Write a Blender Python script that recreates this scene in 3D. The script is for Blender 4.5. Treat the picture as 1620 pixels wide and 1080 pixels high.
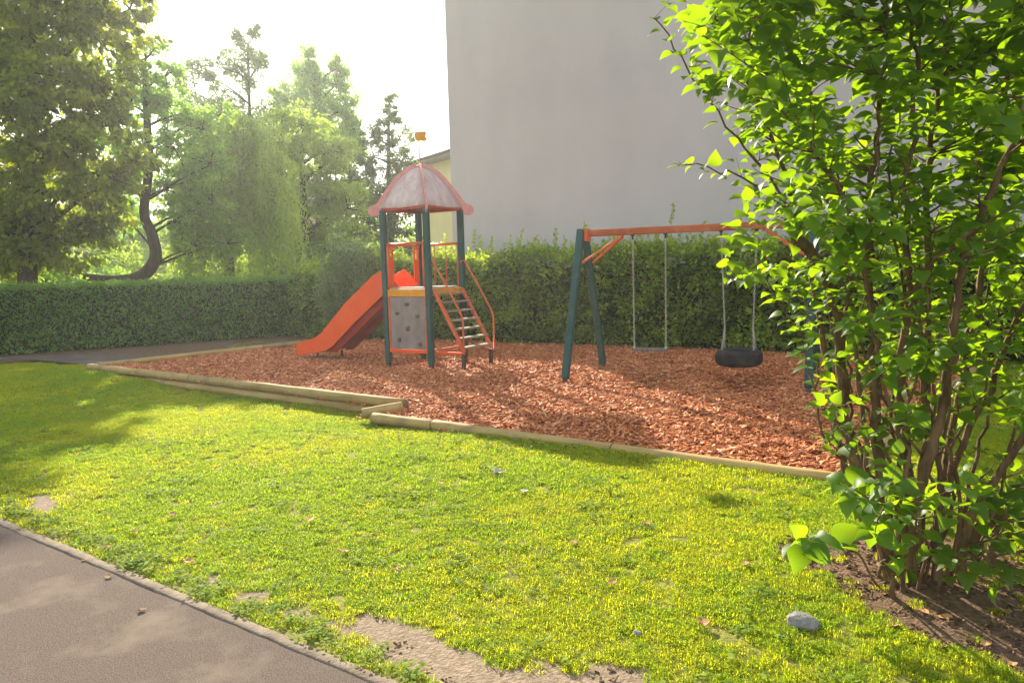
import bpy, bmesh, math, random
import numpy as np
from mathutils import Vector, Matrix

R = math.radians
rnd = random.Random(7)
rng = np.random.default_rng(11)
S = bpy.context.scene
for o in list(bpy.data.objects):
    bpy.data.objects.remove(o)
C = S.collection

# ------------------------------------------------------------------ camera
F_PX, CAM_H, PITCH, ROLL = 1200.0, 1.5, math.atan(115 / 1200.0), math.atan(0.028)
f0 = Vector((0, math.cos(PITCH), -math.sin(PITCH)))
u0 = Vector((0, math.sin(PITCH), math.cos(PITCH)))
r0 = Vector((1, 0, 0))
RIGHT = (math.cos(ROLL) * r0 - math.sin(ROLL) * u0).normalized()
UP = (math.cos(ROLL) * u0 + math.sin(ROLL) * r0).normalized()
FWD = f0.normalized()
CAM = Vector((0, 0, CAM_H))
cam_d = bpy.data.cameras.new('camera')
cam = bpy.data.objects.new('camera', cam_d)
C.objects.link(cam)
M3 = Matrix((RIGHT, UP, -FWD)).transposed()
cam.matrix_world = Matrix.Translation(CAM) @ M3.to_4x4()
cam_d.sensor_width = 36.0
cam_d.lens = 36.0 * F_PX / 1620.0
cam_d.clip_start = 0.05
cam_d.clip_end = 3000
S.camera = cam

def ray(px, py):
    return (FWD + RIGHT * ((px - 810) / F_PX) - UP * ((py - 540) / F_PX))
def G(px, py, z=0.0):                       # pixel -> point on the level z
    d = ray(px, py); t = (z - CAM_H) / d.z
    return CAM + d * t
def P(px, py, Y):                           # pixel -> point on the upright plane y = Y
    d = ray(px, py)
    return CAM + d * (Y / d.y)
def to_px(p):
    v = Vector(p) - CAM
    w = v.dot(FWD)
    return 810 + F_PX * v.dot(RIGHT) / w, 540 - F_PX * v.dot(UP) / w, w

# ------------------------------------------------------------------ light
SUN_AZ, SUN_EL = R(-19.7), R(24.6)          # azimuth from the view axis (left negative), elevation
to_sun = Vector((math.sin(SUN_AZ) * math.cos(SUN_EL), math.cos(SUN_AZ) * math.cos(SUN_EL), math.sin(SUN_EL)))
sl = bpy.data.lights.new('sun', 'SUN')
sl.energy = 5.0
sl.angle = R(0.6)
sl.color = (1.0, 0.88, 0.68)
so = bpy.data.objects.new('sun', sl)
so.rotation_euler = to_sun.to_track_quat('Z', 'Y').to_euler()
so.location = (0, 0, 30)
C.objects.link(so)

W = bpy.data.worlds.new('World')
S.world = W
W.use_nodes = True
nt = W.node_tree
nt.nodes.clear()
out = nt.nodes.new('ShaderNodeOutputWorld')
bg = nt.nodes.new('ShaderNodeBackground')
sky = nt.nodes.new('ShaderNodeTexSky')
sky.sky_type = 'NISHITA'
sky.sun_disc = False
sky.sun_elevation = SUN_EL
sky.sun_rotation = SUN_AZ
sky.air_density = 1.0
sky.dust_density = 0.8
sky.ozone_density = 1.0
tc = nt.nodes.new('ShaderNodeTexCoord')
mp = nt.nodes.new('ShaderNodeMapping')
mp.inputs['Scale'].default_value = (1.0, 1.0, 2.4)
mp.inputs['Rotation'].default_value = (0.0, R(24), R(0))
mp.inputs['Location'].default_value = (0.36, 0.1, 0.05)
nz = nt.nodes.new('ShaderNodeTexNoise')
nz.inputs['Scale'].default_value = 1.7
nz.inputs['Detail'].default_value = 6
nz.inputs['Roughness'].default_value = 0.55
cr = nt.nodes.new('ShaderNodeValToRGB')
cr.color_ramp.elements[0].position = 0.44
cr.color_ramp.elements[1].position = 0.62
mx = nt.nodes.new('ShaderNodeMix')
mx.data_type = 'RGBA'
mx.inputs[7].default_value = (8.6, 8.55, 8.55, 1)
L = nt.links.new
L(tc.outputs['Generated'], mp.inputs['Vector'])
L(mp.outputs['Vector'], nz.inputs['Vector'])
L(nz.outputs['Fac'], cr.inputs['Fac'])
L(cr.outputs['Color'], mx.inputs[0])
L(sky.outputs['Color'], mx.inputs[6])
L(mx.outputs[2], bg.inputs['Color'])
bg.inputs['Strength'].default_value = 0.085
L(bg.outputs['Background'], out.inputs['Surface'])

vs = S.view_settings
vs.view_transform = 'Standard'
vs.look = 'None'
vs.exposure = 1.5
vs.gamma = 1.0
vs.use_curve_mapping = False
S.render.engine = 'CYCLES'
S.cycles.max_bounces = 8
S.cycles.transparent_max_bounces = 8

# ------------------------------------------------------------------ helpers
def mesh_np(name, verts, faces, fattr=None, smooth=False):
    """verts (n,3), faces (m,k) array or list of such arrays"""
    if not isinstance(faces, list):
        faces = [faces]
    faces = [np.asarray(f, dtype=np.int32) for f in faces if len(f)]
    me = bpy.data.meshes.new(name)
    verts = np.asarray(verts, dtype=np.float32)
    me.vertices.add(len(verts))
    me.vertices.foreach_set('co', verts.ravel())
    nl = sum(f.size for f in faces); npol = sum(len(f) for f in faces)
    me.loops.add(nl)
    me.loops.foreach_set('vertex_index', np.concatenate([f.ravel() for f in faces]))
    me.polygons.add(npol)
    tot = np.concatenate([np.full(len(f), f.shape[1], np.int32) for f in faces])
    st = np.concatenate([[0], np.cumsum(tot)[:-1]]).astype(np.int32)
    me.polygons.foreach_set('loop_start', st)
    me.update(calc_edges=True)
    if fattr is not None:
        a = me.attributes.new('v', 'FLOAT', 'FACE')
        a.data.foreach_set('value', np.asarray(fattr, dtype=np.float32))
    if smooth:
        me.polygons.foreach_set('use_smooth', np.ones(npol, dtype=bool))
    me.validate()
    return me

def obj(name, me, mat=None, parent=None, loc=None):
    o = bpy.data.objects.new(name, me)
    C.objects.link(o)
    if mat is not None and me is not None and not me.materials:
        me.materials.append(mat)
    if parent is not None:
        o.parent = parent
    if loc is not None:
        o.location = loc
    return o

def tag(o, label=None, cat=None, group=None, kind=None):
    if label: o['label'] = label
    if cat: o['category'] = cat
    if group: o['group'] = group
    if kind: o['kind'] = kind
    return o

def empty(name, loc=(0, 0, 0), rz=0.0):
    o = bpy.data.objects.new(name, None)
    o.empty_display_size = 0.2
    o.location = loc
    o.rotation_euler = (0, 0, rz)
    C.objects.link(o)
    return o

class MB:
    """collects solids into one mesh"""
    def __init__(s):
        s.v = []; s.f = []
    def add(s, vs, fs):
        b = len(s.v)
        s.v += [tuple(v) for v in vs]
        s.f += [tuple(i + b for i in f) for f in fs]
    def box(s, c, size, rot=None):
        hx, hy, hz = size[0] / 2, size[1] / 2, size[2] / 2
        vs = [Vector((x, y, z)) for z in (-hz, hz) for y in (-hy, hy) for x in (-hx, hx)]
        if rot is not None:
            vs = [rot @ v for v in vs]
        c = Vector(c)
        s.add([v + c for v in vs], [(0, 2, 3, 1), (4, 5, 7, 6), (0, 1, 5, 4), (2, 6, 7, 3), (0, 4, 6, 2), (1, 3, 7, 5)])
    def bar(s, a, b, w, h, upv=(0, 0, 1)):
        a = Vector(a); b = Vector(b)
        d = (b - a)
        ln = d.length
        d.normalize()
        side = d.cross(Vector(upv))
        if side.length < 1e-4:
            side = d.cross(Vector((1, 0, 0)))
        side.normalize()
        up = side.cross(d)
        rot = Matrix((d, side, up)).transposed()
        s.box((a + b) / 2, (ln, w, h), rot)
    def tube(s, pts, radii, n=8, cap=True):
        pts = [Vector(p) for p in pts]
        if not hasattr(radii, '__len__'):
            radii = [radii] * len(pts)
        rings = []
        prev = None
        for i, p in enumerate(pts):
            d = (pts[min(i + 1, len(pts) - 1)] - pts[max(i - 1, 0)]).normalized()
            if prev is None:
                a = d.cross(Vector((0, 0, 1)))
                if a.length < 0.1:
                    a = d.cross(Vector((0, 1, 0)))
            else:
                a = prev - d * prev.dot(d)
            a.normalize(); prev = a
            b = d.cross(a)
            rings.append([p + (a * math.cos(2 * math.pi * k / n) + b * math.sin(2 * math.pi * k / n)) * radii[i] for k in range(n)])
        vs = [v for r in rings for v in r]
        fs = []
        for i in range(len(rings) - 1):
            for k in range(n):
                fs.append((i * n + k, i * n + (k + 1) % n, (i + 1) * n + (k + 1) % n, (i + 1) * n + k))
        if cap:
            fs.append(tuple(range(n - 1, -1, -1)))
            fs.append(tuple((len(rings) - 1) * n + k for k in range(n)))
        s.add(vs, fs)
    def prism(s, poly, axis_vec):
        n = len(poly)
        poly = [Vector(p) for p in poly]; av = Vector(axis_vec)
        vs = poly + [p + av for p in poly]
        fs = [tuple(range(n - 1, -1, -1)), tuple(range(n, 2 * n))]
        for i in range(n):
            j = (i + 1) % n
            fs.append((i, j, n + j, n + i))
        s.add(vs, fs)
    def lathe(s, prof, c, n=24, axis='z'):
        vs = []; m = len(prof)
        for k in range(n):
            a = 2 * math.pi * k / n
            for r_, z in prof:
                vs.append(Vector(c) + Vector((r_ * math.cos(a), r_ * math.sin(a), z)))
        fs = []
        for k in range(n):
            k2 = (k + 1) % n
            for i in range(m - 1):
                fs.append((k * m + i, k2 * m + i, k2 * m + i + 1, k * m + i + 1))
        s.add(vs, fs)
    def build(s, name, mat, parent=None, bevel=0.0, smooth=False, loc=None):
        me = bpy.data.meshes.new(name)
        me.from_pydata(s.v, [], s.f)
        bm = bmesh.new(); bm.from_mesh(me)
        bmesh.ops.recalc_face_normals(bm, faces=bm.faces)
        if bevel:
            ed = [e for e in bm.edges if len(e.link_faces) == 2 and e.calc_face_angle(0) > 0.6]
            bmesh.ops.bevel(bm, geom=ed, offset=bevel, segments=2, affect='EDGES', profile=0.5, clamp_overlap=True)
        bm.to_mesh(me); bm.free()
        if smooth:
            for p in me.polygons: p.use_smooth = True
        me.update()
        return obj(name, me, mat, parent, loc)

# ------------------------------------------------------------------ materials
def new_mat(name):
    m = bpy.data.materials.new(name)
    m.use_nodes = True
    m.node_tree.nodes.clear()
    return m, m.node_tree

def mat_noise(name, c1, c2, scale=8, rough=0.7, bump=0.0, bump_scale=None, c3=None, c3_scale=2.0, c3_amt=0.5,
              stretch=(1, 1, 1), spec=0.2, detail=6, lo=0.35, hi=0.65, obj_rand=0.0, bump_dist=0.01):
    m, t = new_mat(name)
    N = t.nodes.new; K = t.links.new
    o = N('ShaderNodeOutputMaterial'); b = N('ShaderNodeBsdfPrincipled')
    tcn = N('ShaderNodeTexCoord'); mpn = N('ShaderNodeMapping')
    mpn.inputs['Scale'].default_value = stretch
    K(tcn.outputs['Object'], mpn.inputs['Vector'])
    n1 = N('ShaderNodeTexNoise'); n1.inputs['Scale'].default_value = scale; n1.inputs['Detail'].default_value = detail
    n1.inputs['Roughness'].default_value = 0.6
    K(mpn.outputs['Vector'], n1.inputs['Vector'])
    r = N('ShaderNodeValToRGB')
    r.color_ramp.elements[0].position = lo; r.color_ramp.elements[0].color = (*c1, 1)
    r.color_ramp.elements[1].position = hi; r.color_ramp.elements[1].color = (*c2, 1)
    K(n1.outputs['Fac'], r.inputs['Fac'])
    col = r.outputs['Color']
    if c3 is not None:
        n2 = N('ShaderNodeTexNoise'); n2.inputs['Scale'].default_value = c3_scale; n2.inputs['Detail'].default_value = 8
        n2.inputs['Roughness'].default_value = 0.65
        K(tcn.outputs['Object'], n2.inputs['Vector'])
        r2 = N('ShaderNodeValToRGB'); r2.color_ramp.elements[0].position = 0.5; r2.color_ramp.elements[1].position = 0.68
        r2.color_ramp.elements[1].color = (c3_amt, c3_amt, c3_amt, 1)
        K(n2.outputs['Fac'], r2.inputs['Fac'])
        mm = N('ShaderNodeMix'); mm.data_type = 'RGBA'
        K(r2.outputs['Color'], mm.inputs[0]); K(col, mm.inputs[6]); mm.inputs[7].default_value = (*c3, 1)
        col = mm.outputs[2]
    if obj_rand:
        oi = N('ShaderNodeObjectInfo'); hs = N('ShaderNodeHueSaturation')
        mr = N('ShaderNodeMapRange'); mr.inputs['To Min'].default_value = 1 - obj_rand; mr.inputs['To Max'].default_value = 1 + obj_rand
        K(oi.outputs['Random'], mr.inputs['Value']); K(mr.outputs['Result'], hs.inputs['Value'])
        K(col, hs.inputs['Color']); col = hs.outputs['Color']
    K(col, b.inputs['Base Color'])
    b.inputs['Roughness'].default_value = rough
    b.inputs['Specular IOR Level'].default_value = spec
    if bump:
        nb = N('ShaderNodeTexNoise'); nb.inputs['Scale'].default_value = bump_scale or scale * 3; nb.inputs['Detail'].default_value = 5
        K(mpn.outputs['Vector'], nb.inputs['Vector'])
        bn = N('ShaderNodeBump'); bn.inputs['Strength'].default_value = bump; bn.inputs['Distance'].default_value = bump_dist
        K(nb.outputs['Fac'], bn.inputs['Height']); K(bn.outputs['Normal'], b.inputs['Normal'])
    K(b.outputs['BSDF'], o.inputs['Surface'])
    return m

def mat_leaf(name, dark, light, trans=0.45, tcol=None, rough=0.5, spec=0.35, gain=1.0):
    """two-sided leaf: face attribute v runs the colour from dark to light"""
    m, t = new_mat(name)
    N = t.nodes.new; K = t.links.new
    o = N('ShaderNodeOutputMaterial'); b = N('ShaderNodeBsdfPrincipled'); tr = N('ShaderNodeBsdfTranslucent')
    at = N('ShaderNodeAttribute'); at.attribute_name = 'v'
    r = N('ShaderNodeValToRGB')
    r.color_ramp.elements[0].color = (*dark, 1); r.color_ramp.elements[1].color = (*light, 1)
    K(at.outputs['Fac'], r.inputs['Fac'])
    K(r.outputs['Color'], b.inputs['Base Color'])
    b.inputs['Roughness'].default_value = rough
    b.inputs['Specular IOR Level'].default_value = spec
    mx_ = N('ShaderNodeMix'); mx_.data_type = 'RGBA'; mx_.blend_type = 'MULTIPLY'; mx_.inputs[0].default_value = 1.0
    K(r.outputs['Color'], mx_.inputs[6])
    mx_.inputs[7].default_value = (*(tcol or (1.9, 1.7, 0.6)), 1)
    mx_.clamp_result = True
    K(mx_.outputs[2], tr.inputs['Color'])
    ms = N('ShaderNodeMixShader'); ms.inputs['Fac'].default_value = trans
    K(b.outputs['BSDF'], ms.inputs[1]); K(tr.outputs['BSDF'], ms.inputs[2])
    K(ms.outputs['Shader'], o.inputs['Surface'])
    return m

M = {}
M['green_post'] = mat_noise('green_painted_wood', (0.022, 0.068, 0.060), (0.035, 0.10, 0.088), 14, 0.55, 0.25, 60, c3=(0.07, 0.12, 0.11), c3_scale=5, c3_amt=0.35, stretch=(1, 1, 0.15))
M['foot'] = mat_noise('dark_galvanised_steel', (0.04, 0.035, 0.03), (0.09, 0.08, 0.07), 20, 0.6)
M['orange'] = mat_noise('orange_red_plastic', (0.84, 0.085, 0.006), (0.90, 0.115, 0.010), 3, 0.38, 0.05, 20, c3=(0.62, 0.15, 0.05), c3_scale=6, c3_amt=0.2, spec=0.2)
M['orange_metal'] = mat_noise('orange_painted_steel', (0.62, 0.11, 0.03), (0.74, 0.17, 0.05), 9, 0.45, 0.05, 40, c3=(0.55, 0.26, 0.16), c3_scale=12, c3_amt=0.6)
M['yellow'] = mat_noise('yellow_orange_board', (0.70, 0.27, 0.012), (0.82, 0.36, 0.02), 6, 0.5, 0.08, 50, c3=(0.6, 0.38, 0.15), c3_scale=10, c3_amt=0.3)
M['panel'] = mat_noise('weathered_grey_panel', (0.22, 0.185, 0.155), (0.32, 0.275, 0.24), 7, 0.75, 0.15, 30, c3=(0.34, 0.31, 0.29), c3_scale=5, c3_amt=0.6, stretch=(1, 1, 0.4))
M['hold'] = mat_noise('grey_hold', (0.14, 0.125, 0.09), (0.22, 0.20, 0.15), 30, 0.8, 0.3, 90)
M['roof'] = mat_noise('faded_pink_plywood', (0.52, 0.36, 0.33), (0.70, 0.56, 0.51), 9, 0.8, 0.2, 30, c3=(0.58, 0.47, 0.43), c3_scale=5, c3_amt=0.8, stretch=(1, 1, 0.22))
M['roof_rib'] = mat_noise('faded_pink_board', (0.62, 0.25, 0.23), (0.72, 0.34, 0.31), 9, 0.7, 0.1, 40, c3=(0.62, 0.36, 0.33), c3_scale=8, c3_amt=0.5)
M['red_under'] = mat_noise('red_trim', (0.42, 0.05, 0.03), (0.52, 0.08, 0.05), 8, 0.6)
M['deck'] = mat_noise('deck_board', (0.34, 0.30, 0.25), (0.5, 0.45, 0.38), 12, 0.8, 0.2, 60, stretch=(0.2, 1, 1))
M['tread'] = mat_noise('weathered_tread', (0.24, 0.20, 0.15), (0.40, 0.35, 0.27), 12, 0.8, 0.2, 60, stretch=(1, 0.2, 1))
M['beam'] = mat_noise('red_brown_beam', (0.36, 0.085, 0.03), (0.52, 0.16, 0.06), 7, 0.6, 0.2, 40, c3=(0.55, 0.27, 0.10), c3_scale=4, c3_amt=0.7, stretch=(0.15, 1, 1))
M['chain'] = mat_noise('pale_galvanised_chain', (0.42, 0.38, 0.33), (0.62, 0.57, 0.50), 40, 0.5)
M['rubber'] = mat_noise('black_tyre_rubber', (0.022, 0.021, 0.02), (0.05, 0.046, 0.042), 9, 0.7, 0.2, 60, c3=(0.10, 0.085, 0.07), c3_scale=4, c3_amt=0.4)
M['seat'] = mat_noise('grey_rubber_seat', (0.11, 0.11, 0.115), (0.19, 0.19, 0.19), 14, 0.7)
M['log'] = mat_noise('treated_pine_log', (0.30, 0.20, 0.065), (0.47, 0.335, 0.125), 9, 0.75, 0.35, 40, c3=(0.20, 0.155, 0.07), c3_scale=3.2, c3_amt=0.6, stretch=(0.12, 1, 1), obj_rand=0.12)
M['log_end'] = mat_noise('log_end_grain', (0.16, 0.10, 0.055), (0.26, 0.17, 0.09), 25, 0.85)
M['render'] = mat_noise('grey_render', (0.52, 0.475, 0.45), (0.57, 0.525, 0.50), 0.6, 0.9, 0.3, 40, c3=(0.46, 0.44, 0.435), c3_scale=0.5, c3_amt=0.5, stretch=(1, 1, 0.5), bump_dist=0.004)
M['yellow_wall'] = mat_noise('yellow_render', (0.80, 0.68, 0.33), (0.85, 0.73, 0.38), 1.5, 0.9, 0.1, 40)
M['pink_wall'] = mat_noise('pale_pink_render', (0.62, 0.45, 0.40), (0.68, 0.5, 0.45), 1.5, 0.9)
M['roof_grey'] = mat_noise('grey_brown_roof', (0.20, 0.16, 0.16), (0.30, 0.25, 0.25), 5, 0.8, 0.3, 10)
M['white_trim'] = mat_noise('white_trim', (0.72, 0.70, 0.66), (0.8, 0.78, 0.74), 4, 0.6)
M['glass'] = mat_noise('dark_glass', (0.03, 0.035, 0.04), (0.05, 0.055, 0.06), 2, 0.08)
M['bark_dark'] = mat_noise('dark_bark', (0.035, 0.026, 0.02), (0.075, 0.055, 0.04), 10, 0.9, 0.6, 25, stretch=(1, 1, 0.25))
M['bark_grey'] = mat_noise('grey_bark', (0.09, 0.075, 0.06), (0.16, 0.135, 0.11), 10, 0.9, 0.5, 25, stretch=(1, 1, 0.25))
M['bark_bush'] = mat_noise('brown_shrub_bark', (0.085, 0.048, 0.024), (0.23, 0.14, 0.075), 22, 0.85, 0.9, 70, stretch=(1, 1, 0.25))
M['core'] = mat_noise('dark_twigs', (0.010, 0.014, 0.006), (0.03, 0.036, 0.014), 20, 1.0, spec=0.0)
M['stone'] = mat_noise('grey_stone', (0.20, 0.185, 0.18), (0.34, 0.32, 0.31), 22, 0.9, 0.5, 60)
M['dry_leaf'] = mat_noise('dry_leaf', (0.30, 0.15, 0.06), (0.50, 0.30, 0.14), 30, 0.8, obj_rand=0.3)
M['pale_leaf'] = mat_noise('silvery_leaf', (0.38, 0.38, 0.31), (0.50, 0.50, 0.42), 30, 0.8)
M['concrete'] = mat_noise('pale_concrete_edging', (0.16, 0.125, 0.09), (0.26, 0.21, 0.155), 14, 0.95, 0.5, 60, c3=(0.16, 0.12, 0.08), c3_scale=5, c3_amt=0.7)
M['asphalt'] = mat_noise('worn_asphalt', (0.065, 0.051, 0.042), (0.23, 0.182, 0.152), 170, 0.95, 0.9, 240, c3=(0.24, 0.19, 0.15), c3_scale=2.6, c3_amt=0.8, lo=0.3, hi=0.72, detail=3, bump_dist=0.006, spec=0.06)
M['soil'] = mat_noise('brown_soil', (0.10, 0.06, 0.035), (0.20, 0.125, 0.075), 12, 0.95, 0.8, 60, c3=(0.10, 0.13, 0.03), c3_scale=3, c3_amt=0.6)
M['leaf_hedge_l'] = mat_leaf('clipped_hedge_leaf', (0.06, 0.15, 0.03), (0.26, 0.46, 0.09), 0.42, (1.6, 1.5, 0.7), spec=0.2, rough=0.55)
M['leaf_hedge_r'] = mat_leaf('loose_hedge_leaf', (0.05, 0.115, 0.018), (0.42, 0.56, 0.08), 0.5)
M['leaf_bush'] = mat_leaf('bush_leaf', (0.026, 0.072, 0.011), (0.068, 0.145, 0.02), 0.5, (8.0, 5.6, 0.5), spec=0.35, rough=0.5)
M['leaf_a'] = mat_leaf('maple_leaf', (0.075, 0.135, 0.018), (0.33, 0.40, 0.045), 0.58, (2.0, 1.8, 0.5))
M['leaf_b'] = mat_leaf('light_green_leaf', (0.12, 0.24, 0.05), (0.34, 0.51, 0.12), 0.58, (1.7, 1.7, 0.7))
M['leaf_w'] = mat_leaf('willow_leaf', (0.15, 0.26, 0.05), (0.42, 0.54, 0.13), 0.58, (1.7, 1.6, 0.7))
M['leaf_d'] = mat_leaf('blue_green_leaf', (0.08, 0.15, 0.055), (0.21, 0.32, 0.13), 0.5, (1.5, 1.5, 0.9))
M['leaf_g'] = mat_leaf('grey_green_leaf', (0.12, 0.19, 0.07), (0.32, 0.42, 0.20), 0.5, (1.5, 1.5, 0.8))
M['grass'] = mat_leaf('grass_blade', (0.20, 0.27, 0.02), (0.46, 0.50, 0.045), 0.6, (2.15, 1.95, 0.45), rough=0.7, spec=0.15)
M['weed'] = mat_leaf('weed_leaf', (0.10, 0.18, 0.025), (0.30, 0.40, 0.07), 0.5, (1.9, 1.7, 0.5), rough=0.75, spec=0.08)

def mat_chips():
    m, t = new_mat('orange_bark_chips')
    N = t.nodes.new; K = t.links.new
    o = N('ShaderNodeOutputMaterial'); b = N('ShaderNodeBsdfPrincipled')
    at = N('ShaderNodeAttribute'); at.attribute_name = 'v'
    r = N('ShaderNodeValToRGB')
    e = r.color_ramp.elements
    e[0].color = (0.16, 0.045, 0.017, 1); e[1].color = (0.80, 0.50, 0.29, 1)
    x = e.new(0.4); x.color = (0.50, 0.155, 0.05, 1)
    x = e.new(0.75); x.color = (0.70, 0.30, 0.11, 1)
    K(at.outputs['Fac'], r.inputs['Fac']); K(r.outputs['Color'], b.inputs['Base Color'])
    b.inputs['Roughness'].default_value = 0.75
    b.inputs['Specular IOR Level'].default_value = 0.25
    K(b.outputs['BSDF'], o.inputs['Surface'])
    return m
M['chips'] = mat_chips()
M['chip_base'] = mat_noise('bark_chip_bed', (0.15, 0.045, 0.018), (0.46, 0.18, 0.07), 45, 0.9, 0.9, 70, c3=(0.16, 0.06, 0.025), c3_scale=2.0, c3_amt=0.6, bump_dist=0.02)

def mat_ground():
    m, t = new_mat('lawn_soil')
    N = t.nodes.new; K = t.links.new
    o = N('ShaderNodeOutputMaterial'); b = N('ShaderNodeBsdfPrincipled')
    tcn = N('ShaderNodeTexCoord')
    n1 = N('ShaderNodeTexNoise'); n1.inputs['Scale'].default_value = 40; n1.inputs['Detail'].default_value = 8
    K(tcn.outputs['Object'], n1.inputs['Vector'])
    def ramp(c1, c2):
        r = N('ShaderNodeValToRGB'); r.color_ramp.elements[0].position = .3; r.color_ramp.elements[1].position = .7
        r.color_ramp.elements[0].color = (*c1, 1); r.color_ramp.elements[1].color = (*c2, 1)
        K(n1.outputs['Fac'], r.inputs['Fac']); return r.outputs['Color']
    under = ramp((0.12, 0.13, 0.022), (0.27, 0.26, 0.05))
    sand = ramp((0.17, 0.125, 0.082), (0.32, 0.245, 0.175))
    soil = ramp((0.085, 0.05, 0.03), (0.22, 0.135, 0.085))
    a1 = N('ShaderNodeAttribute'); a1.attribute_name = 'sand'
    a2 = N('ShaderNodeAttribute'); a2.attribute_name = 'soil'
    m1 = N('ShaderNodeMix'); m1.data_type = 'RGBA'; K(a1.outputs['Fac'], m1.inputs[0]); K(under, m1.inputs[6]); K(sand, m1.inputs[7])
    m2 = N('ShaderNodeMix'); m2.data_type = 'RGBA'; K(a2.outputs['Fac'], m2.inputs[0]); K(m1.outputs[2], m2.inputs[6]); K(soil, m2.inputs[7])
    K(m2.outputs[2], b.inputs['Base Color'])
    b.inputs['Roughness'].default_value = 0.95
    b.inputs['Specular IOR Level'].default_value = 0.2
    nb = N('ShaderNodeTexNoise'); nb.inputs['Scale'].default_value = 70; nb.inputs['Detail'].default_value = 6
    K(tcn.outputs['Object'], nb.inputs['Vector'])
    bn = N('ShaderNodeBump'); bn.inputs['Strength'].default_value = 0.8; bn.inputs['Distance'].default_value = 0.012
    K(nb.outputs['Fac'], bn.inputs['Height']); K(bn.outputs['Normal'], b.inputs['Normal'])
    K(b.outputs['BSDF'], o.inputs['Surface'])
    return m
M['ground'] = mat_ground()

# ------------------------------------------------------------------ plan of the place (metres; camera above the origin, looking along +y)
def v2(p): return np.array((p[0], p[1]))
# round-log edging: corners of the bark bed
LC0 = v2(G(142, 574, 0.10))       # far left corner
LC1 = v2(G(638, 630, 0.10))       # step corner
LC2 = v2(G(566, 645, 0.04))       # step, lawn side
LC3 = v2(G(1330, 744, 0.05))      # near right corner
LB = v2(G(522, 533, 0.10))        # where the back log goes behind the slide
HL0 = v2(G(0, 563)); HL1 = v2(G(505, 528))
HR0 = v2(G(770, 541)); HR1 = v2(G(1240, 558))
dl = (HL1 - HL0) / np.linalg.norm(HL1 - HL0)
dr = (HR1 - HR0) / np.linalg.norm(HR1 - HR0)
# corner of the two hedges
A = np.array([[dl[0], -dr[0]], [dl[1], -dr[1]]])
ab = np.linalg.solve(A, HR0 - HL0)
HC = HL0 + dl * ab[0]
LD = LC3 + (LB - LC0) / np.linalg.norm(LB - LC0) * 6.3
BED = [LC0, LC1, LC2, LC3, LD, HR0 + dr * 9.0, HR0 - dr * 2.5, LB]
PATH_A = v2(G(0, 818)); PATH_B = v2(G(640, 1080))
dp = (PATH_B - PATH_A) / np.linalg.norm(PATH_B - PATH_A)
npth = np.array([-dp[1], dp[0]])              # points from the path to the lawn
if npth[1] < 0: npth = -npth

def in_poly(x, y, poly):
    x = np.asarray(x); y = np.asarray(y)
    ins = np.zeros(x.shape, bool)
    n = len(poly)
    for i in range(n):
        x1, y1 = poly[i]; x2, y2 = poly[(i + 1) % n]
        c = ((y1 > y) != (y2 > y)) & (x < (x2 - x1) * (y - y1) / (y2 - y1 + 1e-12) + x1)
        ins ^= c
    return ins
def seg_dist(x, y, a, b):
    d = b - a; l2 = d @ d
    t = np.clip(((x - a[0]) * d[0] + (y - a[1]) * d[1]) / l2, 0, 1)
    return np.hypot(x - a[0] - t * d[0], y - a[1] - t * d[1])

# cheap value noise on the plan
_tab = np.random.default_rng(3).random((256, 256))
def vnoise(x, y, s):
    x = np.asarray(x) * s + 1000; y = np.asarray(y) * s + 1000
    i = np.floor(x).astype(int); j = np.floor(y).astype(int)
    fx = x - i; fy = y - j
    fx = fx * fx * (3 - 2 * fx); fy = fy * fy * (3 - 2 * fy)
    t = lambda a, b: _tab[a % 256, b % 256]
    return (t(i, j) * (1 - fx) + t(i + 1, j) * fx) * (1 - fy) + (t(i, j + 1) * (1 - fx) + t(i + 1, j + 1) * fx) * fy
def fnoise(x, y, s):
    return 0.55 * vnoise(x, y, s) + 0.3 * vnoise(x, y, s * 2.1) + 0.15 * vnoise(x, y, s * 4.3)

def path_dist(x, y):                            # signed distance from the lawn edge of the asphalt, lawn positive
    return (np.asarray(x) - PATH_A[0]) * npth[0] + (np.asarray(y) - PATH_A[1]) * npth[1]

def lawn_z(x, y):
    x = np.asarray(x, float); y = np.asarray(y, float)
    z = -0.035 + 0.03 * (fnoise(x, y, 0.6) - 0.5)
    t = seg_dist(x, y, LC0 + (LC1 - LC0) * 0.45, LC1 + (LC2 - LC1) * 0.5)
    z -= 0.10 * np.exp(-(t / 1.3) ** 2)
    # little mound at the foot of the bush
    z += 0.07 * np.exp(-(((x - 1.9) / 0.8) ** 2 + ((y - 3.4) / 0.7) ** 2))
    pd = path_dist(x, y)
    z = np.where(pd < 0.6, z * np.clip(pd / 0.6, 0, 1) + -0.03 * (1 - np.clip(pd / 0.6, 0, 1)), z)
    return z

def bed_z(x, y):
    x = np.asarray(x, float); y = np.asarray(y, float)
    z = 0.035 * (fnoise(x, y, 1.1) - 0.5)
    for cx, cy in ((1.8, 9.85), (2.85, 9.5)):       # hollows worn under the swings, along the way they swing
        ux, uy = 0.42, 0.907
        a = (x - cx) * ux + (y - cy + 0.25) * uy; b = -(x - cx) * uy + (y - cy + 0.25) * ux
        z -= 0.10 * np.exp(-(a / 0.75) ** 2 - (b / 0.30) ** 2)
        z += 0.03 * np.exp(-((a + 1.3) / 0.5) ** 2 - (b / 0.6) ** 2)
    t = seg_dist(x, y, LC2, LC3)
    z -= 0.05 * np.exp(-(t / 0.8) ** 2)
    t = seg_dist(x, y, LC0, LC1)
    z += 0.02 * np.exp(-(t / 0.5) ** 2)
    return z

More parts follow.
